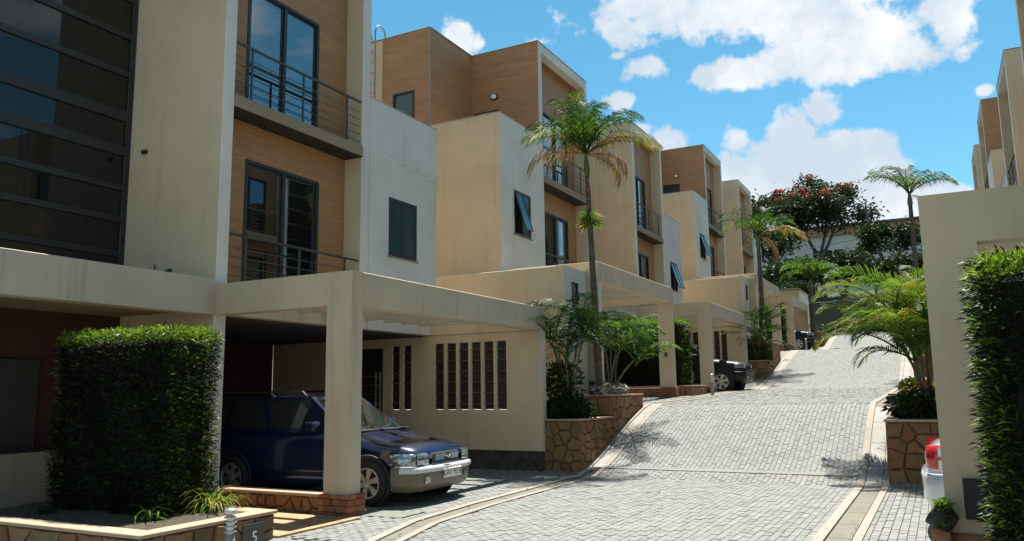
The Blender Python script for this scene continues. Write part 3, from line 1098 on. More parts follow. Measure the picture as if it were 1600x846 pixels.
def small_marks():
    t = houses['A'][0]
    # outlet pipe stubs and a loose cable on the fin wall
    MB().tube([(-10.98, 8.285, 5.55), (-10.98, 8.20, 5.52)], .035, 10).build('drain_stub', 'black', t)
    MB().tube([(-10.28, 8.285, 3.55), (-10.28, 8.19, 3.50)], .045, 10).build('drain_stub', 'black', t)
    MB().tube([(-10.62, 8.275, 3.40), (-10.60, 8.25, 3.50), (-10.59, 8.25, 3.58), (-10.63, 8.26, 3.68)], .008, 6).build('loose_cable', 'black', t)
    # barred side gate at the back of the undercroft
    g = MB().box(-11.32, -10.52, 13.955, 13.975, .15, 2.6, 0).build('side_gate', 'black', t)
    for x in (-11.30, -10.66, -10.55):
        MB().box(x-.018, x+.018, 13.90, 13.93, .15, 2.1, .003).build('gate_stile', 'copper', g)
    for i in range(10):
        MB().tube([(-11.3, 13.915, .3+i*.19), (-10.54, 13.915, .3+i*.19)], .011, 6).build('gate_bar', 'copper', g)
    rg = random.Random(4)
    pts = [(11.95+2.2*i/22, 6.32-.20*i/22+rg.uniform(-.05, .05)*(1 if i % 3 else 1.6)) for i in range(23)]
    b = MB()
    for (a, h), (c, k) in list(zip(pts, pts[1:]))[5:]:
        w_ = rg.uniform(.002, .007)
        b.face([(-9.2878, a, h-w_), (-9.2878, c, k-w_), (-9.2878, c, k+w_), (-9.2878, a, h+w_)])
    b.build('wall_crack', 'crack', t)
small_marks()

# recessed glazed stair blocks between the pairs
def stairs(side, ya, yb, dz, label):
    X = (lambda u: -9.29-u) if side < 0 else (lambda u: 2.50+u)
    Z = lambda h: h+dz
    t = thing('stair_block', label, 'stairwell', (X(2.1), (ya+yb)/2, Z(.1)), 'glazed stairwells between house pairs')
    bars = [3.36, 3.9, 4.46, 4.98, 5.59, 6.17, 6.89, 7.54, 8.2, 8.85, 9.5]
    fr = MB().box(X(2.08), X(2.16), ya+.005, ya+.1, Z(3.2), Z(9.8), .006)
    fr.box(X(2.08), X(2.16), yb-.1, yb-.005, Z(3.2), Z(9.8), .006)
    fo = fr.build('window_frame', 'frame', t)
    for i, h in enumerate(bars):
        hw = .05 if i not in (4, 5) else .085
        MB().box(X(2.075), X(2.15), ya+.1, yb-.1, Z(h-hw), Z(h+hw), .006).build('transom', 'frame', fo)
    for h0, h1 in zip(bars, bars[1:]):
        MB().box(X(2.11), X(2.12), ya+.1, yb-.1, Z(h0+.04), Z(h1-.04), 0).build('pane', 'stairglass', fo)
    MB().box(X(2.06), X(7), ya+.005, yb-.005, Z(9.8), Z(10.05), .01).build('roof', 'slab', t)
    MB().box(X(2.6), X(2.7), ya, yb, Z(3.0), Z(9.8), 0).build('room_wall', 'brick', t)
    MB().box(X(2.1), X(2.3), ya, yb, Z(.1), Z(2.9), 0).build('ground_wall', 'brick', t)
    MB().box(X(2.04), X(2.099), (ya+yb)/2-.1, (ya+yb)/2+.9, Z(.1), Z(2.2), .01).build('entrance_door', 'frame', t)
    MB().box(X(.26), X(2.3), ya, yb, Z(2.9), Z(3.15), .008).build('canopy', 'slab', t)
    MB().box(X(0.0), X(.258), ya+.003, yb-.003, Z(2.82), Z(3.35), .008).build('canopy_beam', 'beam', t)
    MB().box(X(1.2), X(1.35), ya+.01, yb-.01, Z(.1), Z(.95), .01).build('garden_wall', 'slab', t)
    return t
stairs(-1, 3.95, HA, 0, 'recessed dark glazed stairwell left of the nearest townhouse')
stairs(-1, HB, HC, 1.33, 'recessed stairwell behind the hedge in the middle of the left row')
stairs(-1, HD, HE, 3.35, 'recessed stairwell between the two farthest left townhouses')
stairs(1, 3.6, 7.85, .05, 'stairwell on the right behind the tall near hedge')
stairs(1, HB, HC-.4, 1.33, 'stairwell on the right in the gap before the tall tan side wall')
stairs(1, HD-.2, HE-.6, 3.35, 'stairwell between the two farthest right townhouses')
# one more house before the camera on the left keeps the row (only its reflection and shade matter), and its mate on the right
# entry porches filling the gaps at ground level
def porch(side, ya, yb, dz, label):
    X = (lambda u: -9.29-u) if side < 0 else (lambda u: 2.50+u)
    Z = lambda h: h+dz
    t = thing('entry_porch', label, 'porch', (X(-1), (ya+yb)/2, Z(.1)), 'entry porches between the houses')
    b = holed(X(-2.24), X(-2.05), (ya+.002, yb-.002), (Z(-.3), Z(3.03)), [(ya+.42, ya+.80, Z(2.05), Z(2.72))], 'x')
    paint(b, 'front_wall', t)
    paint(MB().box(X(-2.05), X(2.0), ya, ya+.2, Z(-.3), Z(3.028)), 'side_wall', t)
    MB().box(X(-2.05), X(2.0), ya+.2, yb-.005, Z(2.7), Z(2.8)).build('roof', 'slab', t)
    fr = MB()
    for (a, c, d, e) in ((ya+.42, ya+.46, 2.05, 2.72), (ya+.76, ya+.80, 2.05, 2.72), (ya+.46, ya+.76, 2.68, 2.72), (ya+.46, ya+.76, 2.05, 2.09)):
        fr.box(X(-2.245), X(-2.19), a, c, Z(d), Z(e), .004)
    o = fr.build('window', 'frame', t)
    MB().box(X(-2.215), X(-2.205), ya+.46, ya+.76, Z(2.09), Z(2.68), 0).build('pane', 'glass', o)
    MB().box(X(2.0), X(2.2), 0+ya-1.55, yb-.01, Z(-1.4), Z(3.0)).build('back_wall', 'side', t)
porch(-1, 15.79, 17.06, 1.33, 'flat roofed cream porch with small dark window behind the tall palm')
porch(-1, 34.5, 35.63, 3.35, 'flat roofed cream porch behind the second palm up the lane')
porch(1, 15.79, 17.06, 1.33, 'flat roofed porch behind the bright areca palm on the right')

# end-of-row low block
def end_block():
    t = thing('garage_block', 'low cream flat roofed block past the last left carport', 'building', (-9, 54, 3.8))
    paint(MB().box(-12, -7.2, 51.55, 55.5, 3.4, 7.6), 'wall', t)
    MB().box(-12.05, -7.15, 51.5, 55.55, 7.6, 7.7).build('coping', 'slab', t)
end_block()

# ------------------------------------------------------------------ planters
def planter_tiered(side, ylo, yhi, ymid, z1, z2, label, xfront, xback, nst, seed):
    zlo, zhi = gz(ylo), gz(yhi)
    t = thing('stone_planter', label, 'planter', ((xfront+xback)/2, (ylo+yhi)/2, zlo-.05), 'stone clad planters')
    s = 1 if xfront > xback else -1          # street side direction
    def body(y0, y1, zt, nm):
        b = MB()
        yb_ = (y0, y1)
        x0, x1 = sorted((xfront-s*.02, xback))
        zb0, zb1 = gz(y0)-.2, gz(y1)-.2
        P = [(x0, y0, zb0), (x1, y0, zb0), (x1, y1, zb1), (x0, y1, zb1), (x0, y0, zt), (x1, y0, zt), (x1, y1, zt), (x0, y1, zt)]
        for q in ((0, 1, 5, 4), (1, 2, 6, 5), (2, 3, 7, 6), (3, 0, 4, 7), (4, 5, 6, 7)):
            b.face([P[k] for k in q])
        return b.build(nm, 'mortar', t)
    lowb = body(ylo+.02, ymid, z1-.04, 'wall')
    upb = body(ymid+.001, yhi-.02, z2-.04, 'wall')
    # stones: near end face (towards -y) and street face
    w = abs(xfront-xback)
    x0 = min(xfront, xback)
    stones(t, (x0, ylo+.02, zlo-.05), (1, 0, 0), (0, 0, 1), w, z1-.04-zlo+.05, nst[0], seed)
    O = (xfront-s*.02, ylo, zlo-.05) if s > 0 else (xfront-s*.02, ymid, zlo-.05)
    U = (0, 1, 0) if s > 0 else (0, -1, 0)
    bl = (lambda u: gz(ylo+u)-zlo-.02) if s > 0 else (lambda u: gz(ymid-u)-zlo-.02)
    stones(t, O, U, (0, 0, 1), ymid-ylo, z1-.04-zlo+.05, nst[1], seed+1, bottom=bl)
    O = (xfront-s*.02, ymid, zlo+.25) if s > 0 else (xfront-s*.02, yhi, zlo+.25)
    bl = (lambda u: gz(ymid+u)-zlo-.27) if s > 0 else (lambda u: gz(yhi-u)-zlo-.27)
    stones(t, O, U, (0, 0, 1), yhi-ymid, z2-.04-zlo-.25, nst[2], seed+2, bottom=bl)
    stones(t, (x0, ymid, z1+.0), (1, 0, 0), (0, 0, 1), w, z2-.045-z1, 5, seed+3)
    # coping frames
    def cap(y0, y1, zt):
        b = MB()
        a, c = sorted((xfront+s*.03, xfront-s*.17))
        b.box(a, c, y0, y1, zt-.038, zt, .006)
        e0, e1 = sorted((xfront-s*.172, xback))
        b.box(e0, e1, y0, y0+.18, zt-.038, zt, .006)
        b.build('coping', 'cap', t)
        MB().face([(e0, y0+.18, zt-.02), (e1, y0+.18, zt-.02), (e1, y1, zt-.02), (e0, y1, zt-.02)])
        sb = MB()
        nx, ny = 6, 10
        rows = [[(e0+(e1-e0)*i/nx, y0+.17+(y1-y0-.17)*j/ny, zt-.03+random.uniform(-.01, .03)) for i in range(nx+1)] for j in range(ny+1)]
        sb.grid(rows).build('soil', 'soil', t, smooth_=True)
    cap(ylo-.03, ymid-.005, z1)
    cap(ymid-.03, yhi, z2)
    return t
planter_tiered(-1, 14.08, 17.72, 15.8, 1.12, 1.56, 'two tiered stone planter with purple flowers at the foot of the tall palm', -6.02, -6.99, (22, 40, 40), 21)
planter_tiered(1, 14.08, 17.72, 15.8, 1.13, 1.52, 'two tiered stone planter on the right below the bright areca palm', -.80, .6, (22, 16, 16), 41)
planter_tiered(-1, 33.1, 36.5, 34.7, 2.75, 3.55, 'stone planter with clipped dark shrub beside the black SUV', -6.05, -6.99, (8, 10, 10), 61)
planter_tiered(1, 33.1, 36.5, 34.7, 2.75, 3.55, 'farther right stone planter at the kerb, half hidden by the areca palm', -.80, .6, (8, 8, 8), 81)
def end_planter():
    t = thing('stone_planter', 'low stone planter past the farthest left carport', 'planter', (-6.5, 53.5, 3.8), 'stone clad planters')
    b = MB().box(-6.95, -6.06, 51.9, 55.4, 3.5, 4.95); b.build('wall', 'mortar', t)
    stones(t, (-6.95, 51.9, 3.7), (1, 0, 0), (0, 0, 1), .9, 1.2, 8, 91)
    stones(t, (-6.06, 51.9, 3.7), (0, 1, 0), (0, 0, 1), 3.5, 1.2, 14, 92)
    MB().box(-7, -6.0, 51.86, 55.45, 4.952, 5.0).build('coping', 'cap', t)
end_planter()

def hedge_planter(side, xf, xb, y0, y1, ztop, zg, label, n1, n2, seed, plaque=False, st=True):
    t = thing('hedge_planter', label, 'planter', ((xf+xb)/2, (y0+y1)/2, zg), 'stone planters holding the hedges')
    a, c = sorted((xf, xb))
    MB().box(a+.01, c-.01, y0+.01, y1-.01, zg-.15, ztop-.04, 0).build('wall', 'mortar', t)
    if st:
        stones(t, (a, y0+.01, zg-.02), (1, 0, 0), (0, 0, 1), c-a, ztop-.04-zg+.02, n1, seed)
        if side < 0:
            stones(t, (xf-.01, y0, zg-.02), (0, 1, 0), (0, 0, 1), y1-y0, ztop-.04-zg+.02, n2, seed+1)
        else:
            stones(t, (xf+.01, y1, zg-.02), (0, -1, 0), (0, 0, 1), y1-y0, ztop-.04-zg+.02, n2, seed+1)
    b = MB()
    b.box(a-.03, c+.03, y0-.03, y0+.2, ztop-.038, ztop, .006)
    b.box(a-.03, c+.03, y1-.2, y1+.03, ztop-.038, ztop, .006)
    b.box(xf+side*.17, xf-side*.03, y0+.2, y1-.2, ztop-.038, ztop, .006)
    b.build('coping', 'cap', t)
    MB().grid([[(a+.02+(c-a-.04)*i/8, y0+.19+(y1-y0-.38)*j/6, ztop-.02+random.uniform(-.01, .02)) for i in range(9)] for j in range(7)]).build('soil', 'soil', t, smooth_=True)
    return t

hp = hedge_planter(-1, -6.58, -9.9, 5.12, 6.80, .40, .0, 'low stone planter with number 5 plaque at lower left', 16, 9, 101, True)
def text_mesh(txt, size, name, mat, parent, M4, depth=.002):
    cu = bpy.data.curves.new(name, 'FONT')
    cu.body = txt; cu.size = size; cu.extrude = depth
    cu.align_x = 'CENTER'; cu.align_y = 'CENTER'
    tmp = bpy.data.objects.new(name, cu)
    COL.objects.link(tmp)
    dg = bpy.context.evaluated_depsgraph_get()
    me = bpy.data.meshes.new_from_object(tmp.evaluated_get(dg))
    bpy.data.objects.remove(tmp)
    me.transform(M4)
    me.materials.clear(); me.materials.append(MT[mat])
    o = bpy.data.objects.new(name, me)
    COL.objects.link(o)
    o.parent = parent
    return o
# plaque 5 on the planter's street face
pq = MB().box(-6.575, -6.545, 6.33, 6.64, .02, .31, .004).build('number_plaque', 'slate', hp)
TXM = Matrix(((0, 0, 1, 0), (1, 0, 0, 0), (0, 1, 0, 0), (0, 0, 0, 1)))        # text plane -> faces +x
o_ = text_mesh('5', .17, 'numeral', 'plate', pq, Matrix.Translation((-6.542-OFF[hp.name][0], 6.49-OFF[hp.name][1], .16-OFF[hp.name][2])) @ TXM)
hedge_planter(-1, -6.58, -9.6, 24.0, 25.6, 1.43+.33, 1.36, 'low stone planter under the hedge in the middle of the left row', 14, 7, 111)
hedge_planter(-1, -6.58, -9.6, 42.6, 44.2, 3.85, 3.3, 'stone planter under the far left hedge', 10, 6, 121, st=False)
hedge_planter(1, -.1, 2.4, 5.0, 6.6, .45, .05, 'low stone planter under the tall right hedge', 10, 6, 131)
hedge_planter(1, -.1, 2.4, 24.2, 25.8, 1.85, 1.4, 'stone planter behind the near right carport', 8, 5, 141, st=False)
# tiled entrance path beside the near planter
tp = thing('tiled_path', 'orange tiled entrance path between number 5 planter and low stone wall', 'path', (-7.9, 7.5, .1))
for i in range(7):
    for j in range(4):
        MB().box(-6.55-i*.42-.415, -6.55-i*.42, 6.84+j*.36+.004, 6.84+j*.36+.355, .09, .118+random.uniform(0, .002), .003).build('tile', 'tile', tp)
mc = MB().box(-6.72, -6.08, 8.44, 8.93, .08, .118, .006).build('manhole_cover', 'cover')
tag(mc, 'grey rectangular concrete cover in the paving by the near carport post', 'manhole cover')

# ------------------------------------------------------------------ foliage
def blades(b, p, d, L, w, rg, mi=0, bend=.25):
    """one narrow leaf"""
    d = d.normalized()
    s = d.cross(Vector((rg.uniform(-1, 1), rg.uniform(-1, 1), rg.uniform(-1, 1)))).normalized()*w*.5
    m = p+d*L*.55
    e = p+d*L+Vector((0, 0, -L*bend))
    i = len(b.v)
    b.v += [tuple(p), tuple(m+s), tuple(e), tuple(m-s)]
    b.f.append((i, i+1, i+2, i+3)); b.m.append(mi)

def hedge(x0, x1, y0, y1, z0, z1, dens, label, seed, L=.085, wd=.011):
    rg = random.Random(seed)
    x0, x1 = sorted((x0, x1))
    t = thing('hedge', label, 'hedge', ((x0+x1)/2, (y0+y1)/2, z0), 'clipped hedges')
    # lumpy core
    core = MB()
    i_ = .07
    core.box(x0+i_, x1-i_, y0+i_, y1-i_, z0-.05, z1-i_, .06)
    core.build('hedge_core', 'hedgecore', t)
    b = MB()
    faces = [((x1-x0)*(z1-z0), 'y-'), ((x1-x0)*(z1-z0), 'y+'), ((y1-y0)*(z1-z0), 'x-'), ((y1-y0)*(z1-z0), 'x+'), ((x1-x0)*(y1-y0)*1.5, 'z')]
    for area, f in faces:
        for _ in range(int(area*dens)):
            a, c, q = rg.uniform(x0, x1), rg.uniform(y0, y1), rg.uniform(z0, z1)
            ins = rg.uniform(.0, .10)
            lump = .035*math.sin(a*6+q*4)+.025*math.sin(c*9-q*7+a*3)
            if f == 'y-': p, n = Vector((a, y0+ins+lump, q)), Vector((0, -1, 0))
            if f == 'y+': p, n = Vector((a, y1-ins+lump, q)), Vector((0, 1, 0))
            if f == 'x-': p, n = Vector((x0+ins+lump, c, q)), Vector((-1, 0, 0))
            if f == 'x+': p, n = Vector((x1-ins+lump, c, q)), Vector((1, 0, 0))
            if f == 'z': p, n = Vector((a, c, z1-ins*.6+lump)), Vector((0, 0, 1))
            d = n*rg.uniform(.5, 1.1)+Vector((rg.uniform(-.7, .7), rg.uniform(-.7, .7), rg.uniform(-.1, .9)))
            tip = 1 if (f == 'z' and rg.random() < .8) or (q > z1-.10 and rg.random() < .5) or (f[0] == 'x' and rg.random() < .22) or (f[0] == 'y' and rg.random() < .012) else 0  # sunlit top and side edges take the brighter leaf
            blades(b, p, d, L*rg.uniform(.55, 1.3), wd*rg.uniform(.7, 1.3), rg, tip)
    b.build('foliage', ['hedge', 'hedgelit'], t)
    return t
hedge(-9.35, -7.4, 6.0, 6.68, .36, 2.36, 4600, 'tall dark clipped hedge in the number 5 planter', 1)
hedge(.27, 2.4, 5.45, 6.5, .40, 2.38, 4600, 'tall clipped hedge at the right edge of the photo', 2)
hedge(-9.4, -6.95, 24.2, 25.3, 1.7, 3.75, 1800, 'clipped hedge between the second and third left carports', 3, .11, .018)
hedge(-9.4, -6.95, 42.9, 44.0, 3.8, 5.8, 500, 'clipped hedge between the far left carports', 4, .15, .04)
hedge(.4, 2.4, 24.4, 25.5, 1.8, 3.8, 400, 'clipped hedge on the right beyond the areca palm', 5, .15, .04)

def frond_mesh(name, L, n, e0, droop, ll, ww, mix, seed, vee=.35, sag=.35, twist=0):
    """pinnate leaf along +x; mix = list of (material, weight)"""
    rg = random.Random(seed)
    b = MB()
    pts = []
    p = Vector((0, 0, 0))
    K = 16
    a = e0
    for k in range(K+1):
        pts.append(p.copy())
        t = k/K
        a = e0-droop*(t**1.35)
        p = p+Vector((math.cos(a), 0, math.sin(a)))*(L/K)
    b.tube(pts, [.020*(1-.85*k/K)*(L/1.6)**.5 for k in range(K+1)], 5, 0)
    mats = [m for m, _ in mix]
    wts = [w_ for _, w_ in mix]
    def at(t):
        f = t*K; i = min(K-1, int(f)); return pts[i].lerp(pts[i+1], f-i), (pts[i+1]-pts[i]).normalized()
    for k in range(n):
        t = .13+.86*k/(n-1)
        o, tg = at(t)
        nrm = Vector((-tg.z, 0, tg.x))
        sh = (math.sin(math.pi*min(1, .12+t*.9)))**.6
        for s in (-1, 1):
            lk_ = ll*sh*rg.uniform(.85, 1.1)
            d = (Vector((0, s, 0))*(1-.45*t)+tg*(.55+.5*t)+nrm*vee*rg.uniform(.4, 1.3)).normalized()
            m = o+d*lk_*.55
            e = o+d*lk_*.98+Vector((0, 0, -lk_*sag*rg.uniform(.6, 1.3)))
            side = (tg*.9+nrm*.25).normalized()*ww*.5
            i = len(b.v)
            b.v += [tuple(o-side*.5), tuple(o+side*.5), tuple(m+side), tuple(m-side), tuple(e)]
            mi = rg.choices(range(len(mats)), wts)[0]
            b.f.append((i, i+1, i+2, i+3)); b.m.append(mi)
            b.f.append((i+3, i+2, i+4)); b.m.append(mi)
    return b.mesh(name, [MT[m] for m in mats])

CR = Vector((rgt.x, rgt.y, 0)); CF = Vector((-math.sin(YAW), math.cos(YAW), 0))
def az(phi):      # heading given as the angle from "right in the photo" towards "away from the camera"
    d = CR*math.cos(R(phi))+CF*math.sin(R(phi))
    return math.atan2(d.y, d.x)

def palm(base, top, r0, r1, fronds, label, shaft=.55, tuft=None, bend=(0, 0), group='palm trees'):
    base, top = Vector(base), Vector(top)
    t = thing('palm_tree', label, 'palm', base, group)
    K = 14
    pts = []
    for k in range(K+1):
        f = k/K
        q = base.lerp(top, f)
        q += Vector((bend[0], bend[1], 0))*math.sin(math.pi*f)
        pts.append(q)
    rad = [r0*(1-f/K)+r1*f/K + (.012 if f % 2 else 0)*r0*6 for f in range(K+1)]
    MB().tube(pts, rad, 10).build('trunk', 'trunk', t, smooth_=True)
    dirn = (pts[-1]-pts[-2]).normalized()
    sp = [top+dirn*shaft*k/5 for k in range(6)]
    MB().tube(sp, [r1*1.0, r1*1.35, r1*1.25, r1*1.0, r1*.7, r1*.35], 10).build('crown_shaft', 'shaft', t, smooth_=True)
    c = top+dirn*shaft*.8-base
    for me, phi, tilt, sc in fronds:
        share('frond', me, t, c, (R(random.uniform(-12, 12)), -R(tilt), az(phi)), (sc, sc, sc))
    if tuft:
        q = base.lerp(top, tuft)+Vector((bend[0], bend[1], 0))*math.sin(math.pi*tuft)
        rg = random.Random(5)
        b = MB()
        for _ in range(260):
            th = rg.uniform(0, 6.283)
            d = Vector((math.cos(th), math.sin(th), rg.uniform(-.5, .9)))
            blades(b, q+Vector((0, 0, rg.uniform(-.12, .12)))+d*.04, d, rg.uniform(.15, .34), .03, rg, rg.choice((0, 0, 0, 1)))
        b.build('tuft', ['palml', 'palmb'], t)
    return t

FG = frond_mesh('frond', 1.75, 30, R(70), R(92), .60, .025, [('palm', 8), ('palml', 1)], 1, sag=.45)
FG2 = frond_mesh('frond', 1.6, 28, R(52), R(90), .56, .025, [('palm', 7), ('palml', 2)], 2, sag=.5)
FY = frond_mesh('frond', 1.6, 30, R(46), R(98), .52, .025, [('palmy', 2), ('palml', 3), ('palm', 4)], 3, sag=.5)
FB = frond_mesh('frond', 1.45, 30, R(14), R(80), .46, .028, [('palmb', 4), ('palmy', 2), ('palm', 1)], 4, sag=.8)
FYB = frond_mesh('frond', 1.75, 34, R(38), R(82), .48, .030, [('palmb', 3), ('palmy', 3), ('palml', 2)], 5, sag=.45)
palm((-6.4, 16.1, 1.35), (-6.4, 15.72, 6.25), .085, .05,
     [(FG, 125, 16, 1.0), (FG, 60, 14, 1.0), (FG, 25, 2, 1.0), (FG2, 160, 10, 1.05), (FY, 180, 4, 1.0), (FY, 200, -4, .95), (FB, 183, 0, 1.0),
      (FB, 215, -12, .9), (FYB, 2, -2, 1.05), (FYB, -14, -10, .95), (FB, -35, -16, .85), (FG2, 270, -2, 1.0), (FG2, 235, -4, 1.0), (FG2, 300, -6, 1.0), (FG, 95, 10, 1.0),
      (FG2, 330, -14, .9), (FB, 335, -30, .8), (FG, 250, 20, .9), (FG, 200, 18, .9), (FG2, 345, 12, 1.0), (FG, 150, 22, 1.0), (FG, 40, 22, 1.0), (FG, 80, 26, 1.05), (FG2, 10, 20, 1.05), (FG2, 285, 14, .95)],
     'tall palm with yellowing fronds in the near left planter', tuft=.80, shaft=.6)
palm((-6.45, 35.2, 2.9), (-6.45, 35.2, 7.6), .12, .08,
     [(FG, 120, 12, 1.25), (FG, 60, 10, 1.3), (FG2, 10, 6, 1.3), (FG2, 170, 6, 1.25), (FY, 190, -6, 1.2), (FYB, 350, -14, 1.3), (FG2, 270, 0, 1.2), (FG2, 225, -10, 1.2), (FG2, 310, -8, 1.2), (FY, 30, -4, 1.3), (FB, 340, -40, 1.0), (FG, 145, 0, 1.2), (FB, 200, -36, .9)],
     'second palm up the lane, in the planter past the black SUV', shaft=.7)
palm((-.45, 34.9, 2.9), (-.45, 34.9, 8.7), .11, .075,
     [(FG, 110, 12, 1.2), (FG, 60, 12, 1.2), (FG2, 10, 6, 1.25), (FG2, 170, 6, 1.25), (FG2, 195, -4, 1.25), (FG2, 350, -8, 1.25), (FG2, 270, 0, 1.1), (FG2, 225, -12, 1.2), (FG2, 310, -12, 1.2), (FG2, 35, 2, 1.3), (FG, 145, 4, 1.2), (FB, 300, -34, .7)],
     'slender palm against the sky above the right carport beam', shaft=.6)

# bushy foxtail palm at the far end
FF = frond_mesh('frond', 1.9, 60, R(66), R(120), .50, .07, [('palm', 1), ('palml', 3)], 8, vee=1.2, sag=.5)
palm((-6.4, 50.9, 3.8), (-6.4, 50.9, 7.6), .17, .11,
     [(FF, 95, 20, 1.3), (FF, 150, 8, 1.2), (FF, 30, 8, 1.2), (FF, 185, -6, 1.2), (FF, 355, -6, 1.2), (FF, 230, -10, 1.1), (FF, 310, -10, 1.1), (FF, 270, -4, 1.1), (FF, 205, -26, 1.1), (FF, 335, -26, 1.1), (FF, 160, -22, 1.1), (FF, 15, -24, 1.1), (FF, 75, 16, 1.3)],
     'bushy plumed palm standing by the farthest left carport')

# clumping areca palms
def areca(base, n, hmin, hmax, spread, nf, label, meshes, wts, seed, sc=(.85, 1.1), face=None, group='clumping areca palms'):
    """thin ringed stems leaning out of one root, a small crown of fronds on each"""
    t = thing('areca_palm', label, 'palm', base, group)
    rg = random.Random(seed)
    base = Vector(base)
    for k in range(n):
        th = 6.283*k/n+rg.uniform(-.4, .4)
        out = Vector((math.cos(th), math.sin(th)*1.3, 0))
        if face is not None:
            out = out+Vector((math.cos(az(face)), math.sin(az(face)), 0))*.5
        s0 = out*rg.uniform(.03, .12)
        h = rg.uniform(hmin, hmax)
        s1 = s0+out*spread*rg.uniform(.3, 1.0)+Vector((0, 0, h))
        pts = []
        for i in range(8):
            f = i/7
            q = s0.lerp(s1, f)
            q = q-out*spread*.22*math.sin(math.pi*f)
            pts.append(q)
        MB().tube([tuple(base+p) for p in pts], [.022, .021, .020, .019, .020, .024, .022, .010], 7).build('stem', 'stemg', t, smooth_=True)
        ph0 = math.degrees(math.atan2(out.y, out.x))
        for j in range(nf):
            ang = math.radians(ph0)+6.283*j/nf+rg.uniform(-.5, .5)
            o = share('frond', rg.choices(meshes, wts)[0], t, s1-Vector((0, 0, rg.uniform(0, .15))), (R(rg.uniform(-25, 25)), -R(rg.uniform(-14, 16)), ang))
            q = rg.uniform(*sc)
            o.scale = (q, q, q)
    return t
A1 = frond_mesh('frond', 1.45, 24, R(60), R(85), 0.44, .027, [('palm', 6)], 49)
A2 = frond_mesh('frond', 1.4, 24, R(45), R(82), 0.42, .027, [('palml', 3), ('palm', 3)], 50)
A3 = frond_mesh('frond', 1.25, 22, R(30), R(80), 0.4, .027, [('palm', 6)], 51)
B1 = frond_mesh('frond', 1.75, 34, R(66), R(92), 0.52, .030, [('palml', 4), ('palm', 3)], 54)
B2 = frond_mesh('frond', 1.75, 34, R(52), R(96), 0.54, .030, [('palml', 5), ('palmy', 2)], 55)
B3 = frond_mesh('frond', 1.45, 30, R(36), R(86), 0.46, .034, [('palm', 6), ('palml', 1)], 56)
areca((-6.55, 14.75, 1.06), 8, .7, 2.0, .28, 4, 'dark clump of thin stemmed palms at the foot of the tall left palm', [A1, A3], (3, 2), 5, (.8, 1.0))
areca((-6.30, 16.45, 1.5), 5, .7, 1.35, .35, 5, 'bright areca palm spreading in front of the second left carport', [A1, A2, A3], (2, 4, 2), 9, (.8, 1.0), 0)
areca((-.18, 15.45, 1.15), 11, .9, 2.1, .36, 5, 'big bright areca palm clump beside the right carport post', [B1, B2, B3], (3, 4, 3), 12, (.8, 1.0), 180)
areca((-6.4, 33.8, 2.5), 6, 1.0, 2.0, .4, 5, 'areca palm clump in the planter past the black SUV', [A1, A2, A3], (2, 3, 2), 15, (.95, 1.2))

def shrub(cx, cy, cz, rx, ry, rz, n, mats, label, seed, L=.13, wd=.05, name='shrub', cat='shrub', wts=None, boxy=False, group=None):
    rg = random.Random(seed)
    t = thing(name, label, cat, (cx, cy, cz), group)
    st = MB()
    for k in range(5):
        th = rg.uniform(0, 6.28)
        st.tube([(cx, cy, cz-.05), (cx+math.cos(th)*rx*.5, cy+math.sin(th)*ry*.5, cz+rz*1.2)], [.02, .008], 6)
    st.build('stem', 'bark', t)
    b = MB()
    for _ in range(n):
        while True:
            v = Vector((rg.uniform(-1, 1), rg.uniform(-1, 1), rg.uniform(-1, 1)))
            if boxy or v.length < 1: break
        if not boxy:
            v = v.normalized()*(.45+.55*rg.random()**.5)
        lump = 1+.18*math.sin(v.x*7+seed)*math.sin(v.y*6)
        p = Vector((cx+v.x*rx*lump, cy+v.y*ry*lump, cz+rz+v.z*rz*lump))
        d = v+Vector((rg.uniform(-.8, .8), rg.uniform(-.8, .8), rg.uniform(-.3, .8)))
        blades(b, p, d, L*rg.uniform(.6, 1.3), wd, rg, rg.choices(range(len(mats)), wts)[0] if wts else rg.randrange(len(mats)))
    b.build('foliage', mats, t)
    return t
shrub(-6.45, 14.6, 1.05, .42, .45, .22, 1100, ['leafd'], 'dark leafy shrub in the lower tier of the near left planter', 3)
shrub(-6.72, 14.75, 1.05, .24, .5, .55, 1500, ['leafd'], 'tall black green bush behind the thin palm stems of the near left planter', 31, .14, .05, boxy=True)
shrub(-6.30, 16.5, 1.54, .24, .85, .12, 1700, ['leafm', 'petalp', 'petalw', 'palml'], 'bed of purple and white flowers on the near left planter', 4, .07, .035, 'flower_bed', 'flowers', (4, 3, 1.2, 2))
shrub(-.20, 14.85, 1.10, .55, .5, .22, 1300, ['leafd', 'petalw'], 'dark shrub in the lower tier of the right planter', 5, wts=(30, 1))
shrub(-.38, 16.3, 1.50, .28, .45, .13, 700, ['leafm', 'petaly', 'palml'], 'yellow flowering plants on the right planter', 6, .09, .045, 'flower_bed', 'flowers', (3, 2, 3))
shrub(-.26, 15.95, 1.52, .10, .10, .10, 160, ['petalr'], 'single red flower head on the right planter', 7, .07, .05, 'flower_plant', 'flower')
shrub(-6.5, 33.9, 2.52, .42, .7, .42, 1500, ['leafd'], 'boxy dark clipped shrub in the planter past the black SUV', 8, .12, .06, boxy=True)
shrub(-.2, 34.2, 2.52, .5, .9, .3, 700, ['leafm', 'palml'], 'low green plants on the farther right planter', 9)
shrub(-6.5, 53.2, 4.98, .4, 1.4, .35, 600, ['leafd'], 'dark low shrub on the far left end planter', 10)

